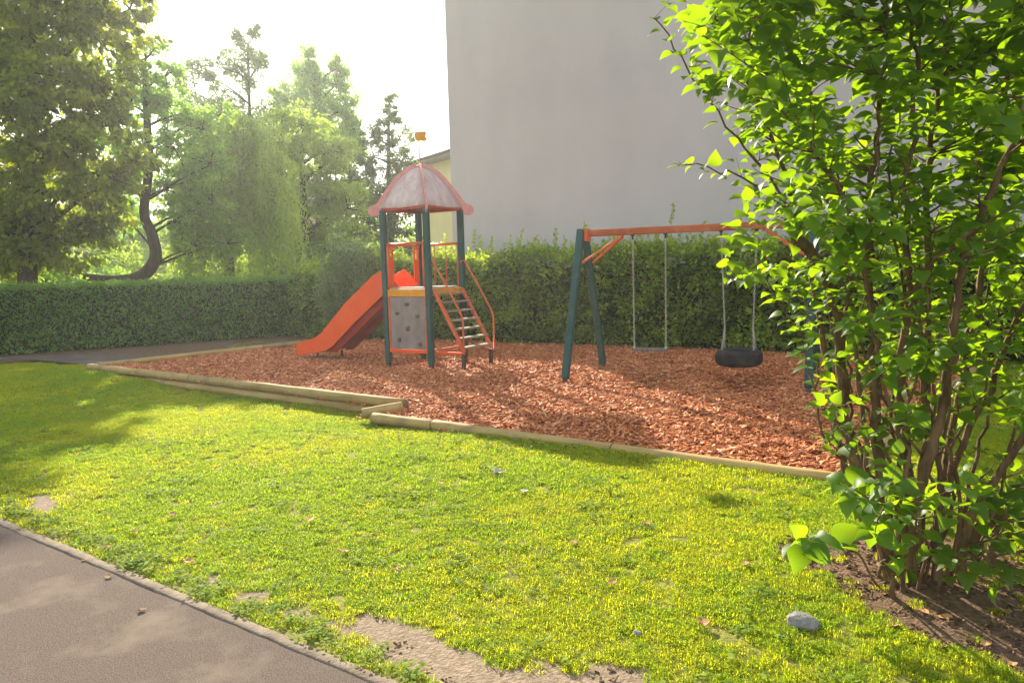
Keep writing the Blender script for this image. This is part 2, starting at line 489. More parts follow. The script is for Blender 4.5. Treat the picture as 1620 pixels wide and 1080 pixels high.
# bare places in the lawn, outlined on the ground
def gpoly(pts, z=-0.03): return [v2(G(px, py, z)) for px, py in pts]
SAND = [gpoly([(505, 985), (560, 965), (640, 985), (705, 1008), (740, 1030), (790, 1058), (840, 1032), (880, 1040), (900, 1068), (955, 1046), (1015, 1048), (1030, 1085), (990, 1160), (760, 1160), (650, 1060), (575, 1015)]),
        gpoly([(35, 795), (60, 778), (100, 790), (88, 806), (52, 810)]),
        gpoly([(300, 912), (345, 905), (352, 922), (318, 926)]),
        gpoly([(372, 936), (420, 932), (432, 952), (398, 958)]),
        gpoly([(442, 962), (478, 955), (490, 976), (460, 982)])]
SOIL = [gpoly([(1215, 885), (1265, 858), (1330, 850), (1420, 850), (1560, 860), (1760, 880), (1900, 1000), (1900, 1140), (1640, 1100), (1560, 1050), (1460, 1022), (1385, 1000), (1330, 965), (1290, 925)])]
def bare(x, y):
    x = np.asarray(x, float); y = np.asarray(y, float)
    wx = x + 0.10 * (fnoise(x, y, 9.0) - 0.5); wy = y + 0.10 * (fnoise(x + 7, y + 3, 9.0) - 0.5)
    s = np.zeros(x.shape, bool)
    for p in SAND: s |= in_poly(wx, wy, p)
    wx = x + 0.30 * (fnoise(x, y, 5.0) - 0.5); wy = y + 0.30 * (fnoise(x + 7, y + 3, 5.0) - 0.5)
    e = np.zeros(x.shape, bool)
    for p in SOIL: e |= in_poly(wx, wy, p)
    return s, e

# ------------------------------------------------------------------ ground
def axis(lo, hi, step, far, n):
    fine = np.arange(lo, hi + 1e-6, step)
    g = np.geomspace(step * 1.5, far, n)
    return np.concatenate([(lo - g)[::-1], fine, hi + g])
xs = axis(-5.5, 4.5, 0.04, 600, 26)
ys = axis(2.0, 9.0, 0.04, 900, 26)
ys = ys[ys > -200]
GX, GY = np.meshgrid(xs, ys)
gz = lawn_z(GX, GY)
inb = in_poly(GX, GY, [np.array(p) for p in BED])
edge = np.min([seg_dist(GX, GY, BED[i], BED[(i + 1) % len(BED)]) for i in range(len(BED))], axis=0)
gz = np.where(inb, gz - 0.20 * np.clip(edge / 0.2, 0, 1) - 0.02, gz)
pdm = path_dist(GX, GY)
gz = np.where(pdm < -0.02, -0.09, gz)
far_f = np.clip((np.hypot(GX, GY) - 15) / 30, 0, 1)
gz = gz * (1 - far_f) + -0.05 * far_f
nx, ny = len(xs), len(ys)
idx = np.arange(nx * ny).reshape(ny, nx)
quads = np.stack([idx[:-1, :-1], idx[:-1, 1:], idx[1:, 1:], idx[1:, :-1]], -1).reshape(-1, 4)
me = mesh_np('lawn', np.stack([GX, GY, gz], -1).reshape(-1, 3), quads, smooth=True)
sb, eb = bare(GX, GY)
for nm, arr in (('sand', sb), ('soil', eb)):
    a = me.attributes.new(nm, 'FLOAT', 'POINT')
    a.data.foreach_set('value', arr.astype(np.float32).ravel())
tag(obj('lawn', me, M['ground']), kind='structure')

# bark bed sheet
def sheet(name, poly, step, zf, mat, kind='structure'):
    px_ = np.array(poly); lo = px_.min(0); hi = px_.max(0)
    X = np.arange(lo[0] - step, hi[0] + step, step); Y = np.arange(lo[1] - step, hi[1] + step, step)
    XX, YY = np.meshgrid(X, Y)
    ii = np.arange(XX.size).reshape(XX.shape)
    cx = (XX[:-1, :-1] + XX[1:, 1:]) / 2; cy = (YY[:-1, :-1] + YY[1:, 1:]) / 2
    k = in_poly(cx, cy, poly)
    q = np.stack([ii[:-1, :-1], ii[:-1, 1:], ii[1:, 1:], ii[1:, :-1]], -1)[k]
    used = np.unique(q); rm = np.full(XX.size, -1); rm[used] = np.arange(len(used))
    V = np.stack([XX, YY, zf(XX, YY)], -1).reshape(-1, 3)[used]
    me_ = mesh_np(name, V, rm[q], smooth=True)
    return tag(obj(name, me_, mat), kind=kind)
bed = sheet('bark_chip_bed', BED, 0.08, lambda x, y: bed_z(x, y) - 0.02, M['chip_base'])

# asphalt path at the photographer's feet
m = MB()
a = PATH_A - dp * 30; b = PATH_B + dp * 30
nn = 40
def strip_mesh(name, a, b, off0, off1, z0, z1, n, mat, jit=0.0, nrm=npth):
    V = []; Fq = []
    for i in range(n + 1):
        p = a + (b - a) * i / n
        j0 = jit * (vnoise(p[0], p[1], 3.0) - 0.5); j1 = jit * (vnoise(p[0] + 9, p[1], 3.0) - 0.5)
        q0 = p + nrm * (off0 + j0); q1 = p + nrm * (off1 + j1)
        V += [(q0[0], q0[1], z0), (q1[0], q1[1], z1)]
    for i in range(n):
        Fq.append((2 * i, 2 * i + 2, 2 * i + 3, 2 * i + 1))
    me_ = mesh_np(name, V, np.array(Fq)); return tag(obj(name, me_, mat), kind='structure')
strip_mesh('asphalt_path', a, b, -2.6, -0.03, -0.03, -0.03, 60, M['asphalt'])
# low concrete edging of the path (a real slim kerb)
ka = PATH_A - dp * 3.0; kb = PATH_B + dp * 3.0
V = []; Fq = []
n = 160
for i in range(n + 1):
    p = ka + (kb - ka) * i / n
    j = 0.014 * (fnoise(p[0], p[1], 6) - 0.5); hz = -0.022 + 0.012 * (fnoise(p[0] + 5, p[1], 4) - 0.5)
    for o_, z in ((-0.032, -0.1), (-0.03, hz - 0.004), (-0.024, hz), (0.022, hz), (0.03, hz - 0.006), (0.032, -0.1)):
        q = p + npth * (o_ + j); V.append((q[0], q[1], z))
for i in range(n):
    for k in range(5):
        Fq.append((i * 6 + k, i * 6 + k + 1, i * 6 + 7 + k, i * 6 + 6 + k))
tag(obj('path_kerb', mesh_np('path_kerb', V, np.array(Fq)), M['concrete']), kind='structure')

# soil strip at the hedge foot and the asphalt walk behind the lawn
def poly_sheet(name, pts, z, mat):
    me_ = bpy.data.meshes.new(name)
    me_.from_pydata([(p[0], p[1], z) for p in pts], [], [tuple(range(len(pts)))])
    return tag(obj(name, me_, mat), kind='structure')
hn = np.array([-dl[1], dl[0]])
if hn[1] > 0: hn = -hn                          # towards the camera
poly_sheet('soil_strip', [HL0 - dl * 25 + hn * 0.05, HL0 - dl * 25 - hn * 0.8, HC - hn * 0.8 + dl * .3, HC + hn * 0.4, LB + np.array((0.2, 0.1)), LC0 + np.array((0.3, 0.4)), v2(G(120, 565))], -0.008, M['soil'])
poly_sheet('back_path', [v2(G(-900, 640)), v2(G(0, 568.5)), v2(G(60, 569)), v2(G(140, 577)), v2(G(235, 562)), v2(G(165, 557.5)), v2(G(0, 564)), v2(G(-900, 625))], -0.003, M['asphalt'])

# ------------------------------------------------------------------ scatter by geometry nodes (grass, weeds, chips)
def scatter(name, pts, rots, scls, ids, protos, kind='stuff', label=None):
    col = bpy.data.collections.new(name + '_patches')
    for i, (pm, pmat) in enumerate(protos):
        o = bpy.data.objects.new('%s_patch_%02d' % (name, i), pm)
        if not pm.materials: pm.materials.append(pmat)
        col.objects.link(o)
    me_ = bpy.data.meshes.new(name)
    me_.vertices.add(len(pts))
    me_.vertices.foreach_set('co', np.asarray(pts, np.float32).ravel())
    for nm, ty, arr in (('rot', 'FLOAT_VECTOR', rots), ('scl', 'FLOAT', scls), ('pid', 'INT', ids)):
        a_ = me_.attributes.new(nm, ty, 'POINT')
        if ty == 'FLOAT_VECTOR': a_.data.foreach_set('vector', np.asarray(arr, np.float32).ravel())
        elif ty == 'FLOAT': a_.data.foreach_set('value', np.asarray(arr, np.float32))
        else: a_.data.foreach_set('value', np.asarray(arr, np.int32))
    o = obj(name, me_)
    g = bpy.data.node_groups.new(name + '_scatter', 'GeometryNodeTree')
    g.interface.new_socket('Geometry', in_out='INPUT', socket_type='NodeSocketGeometry')
    g.interface.new_socket('Geometry', in_out='OUTPUT', socket_type='NodeSocketGeometry')
    N = g.nodes.new; K = g.links.new
    gi = N('NodeGroupInput'); go = N('NodeGroupOutput'); ip = N('GeometryNodeInstanceOnPoints')
    ci = N('GeometryNodeCollectionInfo'); ci.inputs['Collection'].default_value = col
    ci.inputs['Separate Children'].default_value = True; ci.inputs['Reset Children'].default_value = True
    def na(nm, ty):
        a_ = N('GeometryNodeInputNamedAttribute'); a_.data_type = ty; a_.inputs['Name'].default_value = nm; return a_.outputs['Attribute']
    e2r = N('FunctionNodeEulerToRotation')
    K(gi.outputs[0], ip.inputs['Points']); K(ci.outputs[0], ip.inputs['Instance'])
    ip.inputs['Pick Instance'].default_value = True
    K(na('pid', 'INT'), ip.inputs['Instance Index'])
    K(na('rot', 'FLOAT_VECTOR'), e2r.inputs[0]); K(e2r.outputs[0], ip.inputs['Rotation'])
    K(na('scl', 'FLOAT'), ip.inputs['Scale'])
    K(ip.outputs[0], go.inputs[0])
    md = o.modifiers.new('scatter', 'NODES'); md.node_group = g
    tag(o, label=label, kind=kind)
    return o

def grass_patch(seed, n, rad, hmin, hmax, w, lean):
    g = np.random.default_rng(seed)
    a = g.random(n) * 2 * np.pi; r_ = rad * np.sqrt(g.random(n))
    bx = r_ * np.cos(a); by = r_ * np.sin(a)
    h = g.uniform(hmin, hmax, n)
    la = g.random(n) * 2 * np.pi; lm = np.abs(g.normal(0, lean, n)) + 0.3
    dx, dy = np.cos(la), np.sin(la)
    sx, sy = -dy * w / 2, dx * w / 2
    V = np.zeros((n, 5, 3))
    V[:, 0] = np.stack([bx - sx, by - sy, np.zeros(n) - .004], -1)
    V[:, 1] = np.stack([bx + sx, by + sy, np.zeros(n) - .004], -1)
    mx_ = bx + dx * h * lm * 0.35; my_ = by + dy * h * lm * 0.35; mz = h * 0.6
    V[:, 2] = np.stack([mx_ + sx * .9, my_ + sy * .9, mz], -1)
    V[:, 3] = np.stack([mx_ - sx * .9, my_ - sy * .9, mz], -1)
    V[:, 4] = np.stack([bx + dx * h * lm, by + dy * h * lm, h * np.clip(1.05 - 0.35 * lm, .35, 1)], -1)
    b = (np.arange(n) * 5)[:, None]
    q = b + np.array([[0, 1, 2, 3]]); t_ = b + np.array([[3, 2, 4]])
    v = np.clip(g.normal(0.5, 0.25, n), 0, 1)
    return mesh_np('grass_patch', V.reshape(-1, 3), [q, t_], np.concatenate([v, v]))

def weed_patch(seed, n, rad, size):
    g = np.random.default_rng(seed)
    V = []; Fq = []; fv = []
    for i in range(n):
        a = g.random() * 6.283; r_ = rad * math.sqrt(g.random())
        c = Vector((r_ * math.cos(a), r_ * math.sin(a), g.uniform(0.012, 0.035)))
        s = size * g.uniform(0.6, 1.2)
        d = Vector((math.cos(a + g.normal(0, .8)), math.sin(a + g.normal(0, .8)), g.uniform(-.1, .4))).normalized()
        side = d.cross(Vector((0, 0, 1))).normalized(); up = side.cross(d)
        b = len(V)
        for (t_, w_, z_) in ((0, 0.02, 0), (0.35, 0.42, .06), (0.75, 0.40, .04), (1.0, 0.03, -.05)):
            V += [c + d * s * t_ - side * s * w_ + up * s * z_, c + d * s * t_ + side * s * w_ + up * s * z_]
        vv = float(np.clip(g.normal(.5, .25), 0, 1))
        for k in range(3):
            Fq.append((b + 2 * k, b + 2 * k + 1, b + 2 * k + 3, b + 2 * k + 2)); fv.append(vv)
    return mesh_np('weed_patch', [tuple(v) for v in V], np.array(Fq), fv)

def px_np(x, y, z):
    v = np.stack([x, y, z - CAM_H], -1)
    w = v @ np.array(FWD)
    return 810 + F_PX * (v @ np.array(RIGHT)) / w, 540 - F_PX * (v @ np.array(UP)) / w, w

def in_view(x, y, z, mg=160):
    u, v_, w = px_np(x, y, z)
    return (w > 0.3) & (u > -mg) & (u < 1620 + mg) & (v_ < 1080 + mg * 1.3) & (v_ > -200)

# grass
zones = [(1.9, 5.0, 560, 0.82), (5.0, 9.0, 340, 1.0), (9.0, 17.5, 150, 1.35)]
GPX, GPS, GID = [], [], []
g = np.random.default_rng(5)
for (y0, y1, den, sc) in zones:
    w0, w1 = -y1 * 0.78 - 0.5, y1 * 0.78 + 0.5
    n = int((w1 - w0) * (y1 - y0) * den)
    x = g.uniform(w0, w1, n); y = g.uniform(y0, y1, n)
    z = lawn_z(x, y)
    k = in_view(x, y, z) & ~in_poly(x, y, BED) & (path_dist(x, y) > 0.05)
    # not behind the left hedge, not on its soil strip
    hd = (x - HL0[0]) * hn[0] + (y - HL0[1]) * hn[1]
    back = v2(G(0, 569)); bk2 = v2(G(138, 577))
    nb = np.array([-(bk2 - back)[1], (bk2 - back)[0]]); nb = nb / np.linalg.norm(nb)
    if nb[1] > 0: nb = -nb
    k &= ((x - back[0]) * nb[0] + (y - back[1]) * nb[1] > 0.0) | (x > LC0[0] + 1.0)
    k &= ~((y > 9) & (x > LC0[0]) & ((x - LC0[0]) * (LB - LC0)[1] - (y - LC0[1]) * (LB - LC0)[0] < 0) & (g.random(n) > 0.35))
    s_, e_ = bare(x, y)
    keep = g.random(n)
    k &= ~(s_ & (keep > 0.02)) & ~(e_ & (keep > 0.06))
    thin = fnoise(x, y, 2.2)
    k &= ~((thin < 0.27) & (keep > 0.93))
    GPX.append(np.stack([x[k], y[k], z[k]], -1)); 
    nk = k.sum()
    yel = fnoise(x[k] + 30, y[k], 0.9) + g.normal(0, 0.12, nk)
    pid = np.where(yel > 0.52, g.integers(0, 4, nk), g.integers(4, 8, nk))
    cl = (fnoise(x[k] + 3, y[k] + 11, 1.7) > 0.55) & (g.random(nk) < 0.07) & (y[k] < 8)
    ed = (path_dist(x[k], y[k]) < 0.22) & (g.random(nk) < 0.38)
    pid = np.where(cl | ed, g.integers(8, 12, nk), pid)
    GID.append(pid); 
    sz = sc * g.uniform(0.75, 1.2, nk) * (0.75 + 0.5 * fnoise(x[k], y[k], 3.1))
    # taller along the logs where the mower does not reach
    nl_ = np.minimum(seg_dist(x[k], y[k], LC0, LC1), seg_dist(x[k], y[k], LC2, LC3)) < 0.09
    GPS.append(np.where(nl_, sz * 1.35, sz))
pts = np.concatenate(GPX); ids = np.concatenate(GID); scl = np.concatenate(GPS)
rots = np.stack([g.normal(0, .08, len(pts)), g.normal(0, .08, len(pts)), g.random(len(pts)) * 6.283], -1)
protos = [(grass_patch(100 + i, 80, 0.052, 0.014, 0.032, 0.0038, 1.0), M['grass']) for i in range(8)]
M['grass_green'] = mat_leaf('grass_blade_green', (0.14, 0.235, 0.018), (0.34, 0.43, 0.04), 0.6, (2.1, 2.0, 0.45), rough=0.7, spec=0.15)
for i in range(4, 8):
    protos[i][0].materials.clear(); protos[i][0].materials.append(M['grass_green'])
protos += [(weed_patch(200 + i, 14, 0.06, 0.026), M['weed']) for i in range(4)]
scatter('grass', pts, rots, scl, ids, protos)
NGRASS = len(pts)

# bark chips
def chip_patch(seed, n, rad, size):
    g_ = np.random.default_rng(seed); mb = MB(); fv = []
    for i in range(n):
        a_ = g_.random() * 6.283; r_ = rad * math.sqrt(g_.random())
        ln = size * g_.uniform(0.5, 1.5); wd = size * g_.uniform(0.2, 0.5); th = size * g_.uniform(0.07, 0.2)
        rot = Matrix.Rotation(g_.random() * 6.283, 3, 'Z') @ Matrix.Rotation(g_.normal(0, .32), 3, 'Y') @ Matrix.Rotation(g_.normal(0, .35), 3, 'X')
        mb.box((r_ * math.cos(a_), r_ * math.sin(a_), g_.uniform(0.0, 0.022)), (ln, wd, th), rot)
        vv = float(np.clip(g_.beta(2.0, 2.4), 0, 1)); fv += [vv] * 6
    me_ = bpy.data.meshes.new('chip_patch'); me_.from_pydata(mb.v, [], mb.f)
    a_ = me_.attributes.new('v', 'FLOAT', 'FACE'); a_.data.foreach_set('value', np.array(fv, np.float32))
    return me_
bx0, by0 = np.array(BED).min(0); bx1, by1 = np.array(BED).max(0)
n = int((bx1 - bx0) * (by1 - by0) * 210)
x = g.uniform(bx0, bx1, n); y = g.uniform(by0, by1, n)
k = in_poly(x, y, BED) & in_view(x, y, x * 0, 260) & (g.random(n) < np.clip(1.25 - y / 22, .45, 1))
x, y = x[k], y[k]
cp = np.stack([x, y, bed_z(x, y) - 0.012], -1)
nk = len(x)
rots = np.stack([g.normal(0, .06, nk), g.normal(0, .06, nk), g.random(nk) * 6.283], -1)
scatter('bark_chips', cp, rots, g.uniform(.8, 1.3, nk) * (1 + 0.25 * np.clip((y - 8) / 6, 0, 1)), g.integers(0, 10, nk), [(chip_patch(300 + i, 16, 0.075, 0.042), M['chips']) for i in range(10)])
print('grass', NGRASS, 'chips', nk)

# twigs, crumbs and dead leaf bits on the bare places
M['litter'] = mat_leaf('ground_litter', (0.05, 0.03, 0.018), (0.30, 0.19, 0.11), 0.0, spec=0.1, rough=0.9)
n = 9000
x = g.uniform(-3.5, 3.5, n); y = g.uniform(2.1, 5.0, n); z = lawn_z(x, y)
s_, e_ = bare(x, y)
k = in_view(x, y, z) & (e_ | (s_ & (g.random(n) < .12))) & (path_dist(x, y) > 0.05) & (g.random(n) < .55)
x, y, z = x[k], y[k], z[k]; nk = len(x)
rots = np.stack([g.normal(0, .1, nk), g.normal(0, .1, nk), g.random(nk) * 6.283], -1)
scatter('ground_litter', np.stack([x, y, z - 0.004], -1), rots, g.uniform(.25, .8, nk), g.integers(0, 5, nk), [(chip_patch(400 + i, 9, 0.09, 0.036), M['litter']) for i in range(5)])

# ------------------------------------------------------------------ log edging
def log(a, b, za, zb, rad, label, seed):
    a = Vector((a[0], a[1], za)); b = Vector((b[0], b[1], zb))
    d = b - a; ln = d.length
    n_ = max(6, int(ln / 0.25))
    pts_ = []; rr = []
    gg = random.Random(seed)
    bend = gg.uniform(-.012, .012)
    pts_.append((0, 0, 0)); rr.append(rad * 0.9)
    for i in range(n_ + 1):
        t = i / n_
        pts_.append((0.012 + t * (ln - 0.024), math.sin(t * math.pi) * bend, math.sin(t * math.pi) * gg.uniform(-.002, .002)))
        rr.append(rad * (1 + gg.uniform(-.025, .025)))
    pts_.append((ln, 0, 0)); rr.append(rad * 0.9)
    mb = MB(); mb.tube(pts_, rr, 16)
    o = mb.build('edging_log', M['log'], smooth=False)
    me_ = o.data; me_.materials.append(M['log_end'])
    for p in me_.polygons:
        if len(p.vertices) > 4: p.material_index = 1
        else: p.use_smooth = True
    o.location = a
    o.rotation_euler = d.to_track_quat('X', 'Z').to_euler()
    tag(o, label, 'log', 'round timber logs edging the bark bed')
    return o
def lerp(a, b, t): return a + (b - a) * t
RAD = 0.058
bm_ = lerp(LC0, LB, 0.66)
un = (LB - LC0) / np.linalg.norm(LB - LC0)
uf = (LC1 - LC0) / np.linalg.norm(LC1 - LC0)
jl = 0.42
log(LC0 + un * 0.14, bm_ - un * 0.004, 0.035, 0.035, RAD, 'pale edging log along the hedge side of the bark, starting at the far corner', 1)
log(bm_ + un * 0.004, LB + un * 1.0, 0.035, 0.03, RAD, 'pale edging log that runs to the hedge behind the slide foot', 2)
log(LC0 - uf * 0.04, lerp(LC0, LC1, jl) - uf * 0.004, 0.035, 0.04, RAD, 'upper edging log from the far corner along the lawn opposite the slide', 3)
log(lerp(LC0, LC1, jl) + uf * 0.004, LC1 + uf * 0.03, 0.04, 0.04, RAD, 'upper edging log ending at the step, stacked on another log', 4)
log(lerp(LC0, LC1, 0.26), lerp(LC0, LC1, 0.93), -0.078, -0.078, RAD, 'lower edging log under the upper one, half sunk in the grass by the step', 5)
us = (LC1 - LC2) / np.linalg.norm(LC1 - LC2)
LC2b = LC2 + us * 0.02
log(LC2 - us * 0.05 + uf * 0.135, LC1 - us * 0.11 + uf * 0.135, -0.005, 0.03, RAD * 0.95, 'short slanting edging log that forms the step in the border', 6)
uq = (LC3 - LC2) / np.linalg.norm(LC3 - LC2)
st = LC2 + uq * 0.24
LN = np.linalg.norm(LC3 - st)
j1 = v2(G(703, 658, 0.03)); j2 = v2(G(985, 694, 0.03))
t1 = (j1 - st) @ uq; t2 = (j2 - st) @ uq
log(st, st + uq * (t1 - .004), -0.045, -0.037, RAD, 'short low edging log joining the step to the long lawn front', 7)
log(st + uq * (t1 + .004), st + uq * (t2 - .004), -0.032, -0.032, RAD, 'edging log along the lawn front below the tower and the shadow', 8)
log(st + uq * (t2 + .004), st + uq * LN, -0.032, -0.025, RAD, 'edging log along the lawn front that ends under the leafy bush', 9)
ur = (LD - LC3) / np.linalg.norm(LD - LC3)
log(LC3 + ur * 0.08, LC3 + ur * 3.6, -0.01, 0.0, RAD, 'edging log behind the leafy bush, at right angles to the lawn front', 10)
log(LC3 + ur * 3.608, LC3 + ur * 6.3, 0.0, 0.0, RAD, 'edging log behind the bush that runs to the rear hedge', 11)

# ------------------------------------------------------------------ play tower
SIDE = 0.87
NB = G(683, 583)
thu = R(57.2)
U = Vector((math.cos(thu), math.sin(thu), 0)); Vv = Vector((-math.sin(thu), math.cos(thu), 0))
TC = Vector((NB.x, NB.y, 0)) + U * SIDE / 2 + Vv * SIDE / 2
# local frame: x = towards the stairs (-Vv), y = U (away), slide towards -x
tower = empty('play_tower', (TC.x, TC.y, 0), math.atan2(-Vv.y, -Vv.x))
tag(tower, 'wooden play tower with pink domed roof, orange slide and steep stairs', 'play tower')
h = SIDE / 2
PW = 0.088
DECK = 1.255
POST = {'near': (h, -h), 'left': (-h, -h), 'right': (h, h), 'back': (-h, h)}
for k_, (x_, y_) in POST.items():
    mb = MB(); mb.box((x_, y_, 1.27), (PW, PW, 2.40))
    p = mb.build('post', M['green_post'], tower, bevel=0.012)
    mb = MB(); mb.box((x_, y_, 0.06), (0.062, 0.062, 0.17))
    mb.build('post_foot', M['foot'], p, bevel=0.006)
# deck boards
nbd = 7
w_ = (SIDE - 0.04) / nbd
for i in range(nbd):
    mb = MB(); yy = -h + 0.02 + w_ * (i + .5)
    end = 0.0
    if i in (0, nbd - 1): end = 0.075
    mb.box((0, yy, DECK - 0.015), (SIDE - 0.01 - 2 * end, w_ - 0.006, 0.028))
    mb.build('deck_board', M['deck'], tower, bevel=0.003)
# fascia boards
for (x_, y_, sx, sy) in ((0, -h, 1, 0), (0, h, 1, 0), (h, 0, 0, 1), (-h, 0, 0, 1)):
    mb = MB()
    mb.box((x_, y_, DECK - 0.085), (SIDE - PW - 0.004 if sx else 0.035, SIDE - PW - 0.004 if sy else 0.035, 0.118))
    mb.build('fascia_board', M['yellow'], tower, bevel=0.006)
# guard frames: climbing side (y=-h) and back side (y=+h)
RAIL = 1.93
for ys_ in (-1, 1):
    y_ = ys_ * h
    xa, xb = -h + PW / 2 + 0.022, h - PW / 2 - 0.022
    mb = MB()
    mb.tube([(xa, y_, RAIL), (xb, y_, RAIL)], 0.021, 10)
    gr = mb.build('guard_rail', M['orange_metal'], tower, smooth=True)
    for x_ in (xa + 0.004, xb - 0.004):
        mb = MB(); mb.tube([(x_, y_, RAIL - 0.018), (x_, y_, DECK + 0.0)], 0.019, 10)
        mb.build('upright', M['orange_metal'], gr, smooth=True)
    if ys_ > 0:
        for x_ in (-0.12, 0.12):
            mb = MB(); mb.tube([(x_, y_, RAIL - 0.018), (x_, y_, DECK)], 0.008, 8)
            mb.build('baluster', M['orange_metal'], gr, smooth=True)
# slide entrance boards beside the slide mouth (x = -h side), slotted
for ys_ in (-1, 1):
    yc = ys_ * (h - PW / 2 - 0.075)
    mb = MB()
    x_ = -h + 0.02
    for (dy_, w2) in ((-0.045, 0.035), (0.045, 0.035)):
        mb.box((x_, yc + dy_, (DECK + RAIL - 0.03) / 2), (0.022, w2, RAIL - 0.03 - DECK))
    mb.box((x_, yc, DECK + 0.22), (0.0215, 0.055, 0.44))
    mb.box((x_, yc, RAIL - 0.055), (0.0215, 0.055, 0.05))
    mb.build('slide_guard_board', M['orange'], tower, bevel=0.004)
mb = MB(); mb.tube([(-h + 0.02, -h + PW / 2, RAIL - 0.01), (-h + 0.02, h - PW / 2, RAIL - 0.01)], 0.017, 10)
mb.build('slide_bar', M['orange_metal'], tower, smooth=True)
# climbing panel under the deck on the near-left side
pn_b, pn_t = 0.29, DECK - 0.15
mb = MB(); mb.box((0, -h, (pn_b + pn_t) / 2), (SIDE - PW - 0.085, 0.02, pn_t - pn_b))
panel = mb.build('climbing_panel', M['panel'], tower, bevel=0.004)
for x_ in (-1, 1):
    mb = MB(); mb.box((x_ * (h - PW / 2 - 0.021), -h, (pn_b + pn_t) / 2), (0.036, 0.04, pn_t - pn_b + 0.02))
    mb.build('frame_upright', M['orange_metal'], panel, bevel=0.006)
mb = MB(); mb.box((0, -h, pn_b - 0.032), (SIDE - PW - 0.004, 0.05, 0.052))
mb.build('frame_bar', M['orange'], panel, bevel=0.008)
for (fx, fz) in ((0.0, 0.86), (-0.30, 0.69), (0.29, 0.64), (0.0, 0.40), (-0.27, 0.17), (0.33, 0.10)):
    mb = MB()
    wz = SIDE - PW - 0.085
    cx = fx * wz; cz = pn_b + fz * (pn_t - pn_b)
    prof = [(0.0001, 0.055), (0.02, 0.052), (0.032, 0.036), (0.04, 0.014), (0.045, 0.0)]
    gg = random.Random(int(fz * 100)); b0 = len(mb.v)
    mb.lathe(prof, (0, 0, 0), 10)
    s1, s2 = gg.uniform(.8, 1.15), gg.uniform(.65, .95)
    mb.v = [(cx + v[0] * s1 + (0.012 if v[2] > .03 else 0), -h - 0.0105 - v[2], cz + v[1] * s2 + (0.012 if v[2] > .03 else 0)) for v in mb.v]
    mb.build('climbing_hold', M['hold'], panel, smooth=True)
# low frame bars on the other sides
for (x0_, y0_, x1_, y1_) in ((h, -h + PW / 2, h, h - PW / 2),):
    mb = MB(); mb.bar((x0_, y0_, 0.27), (x1_, y1_, 0.27), 0.04, 0.04)
    mb.build('base_bar', M['orange_metal'], tower, bevel=0.006)

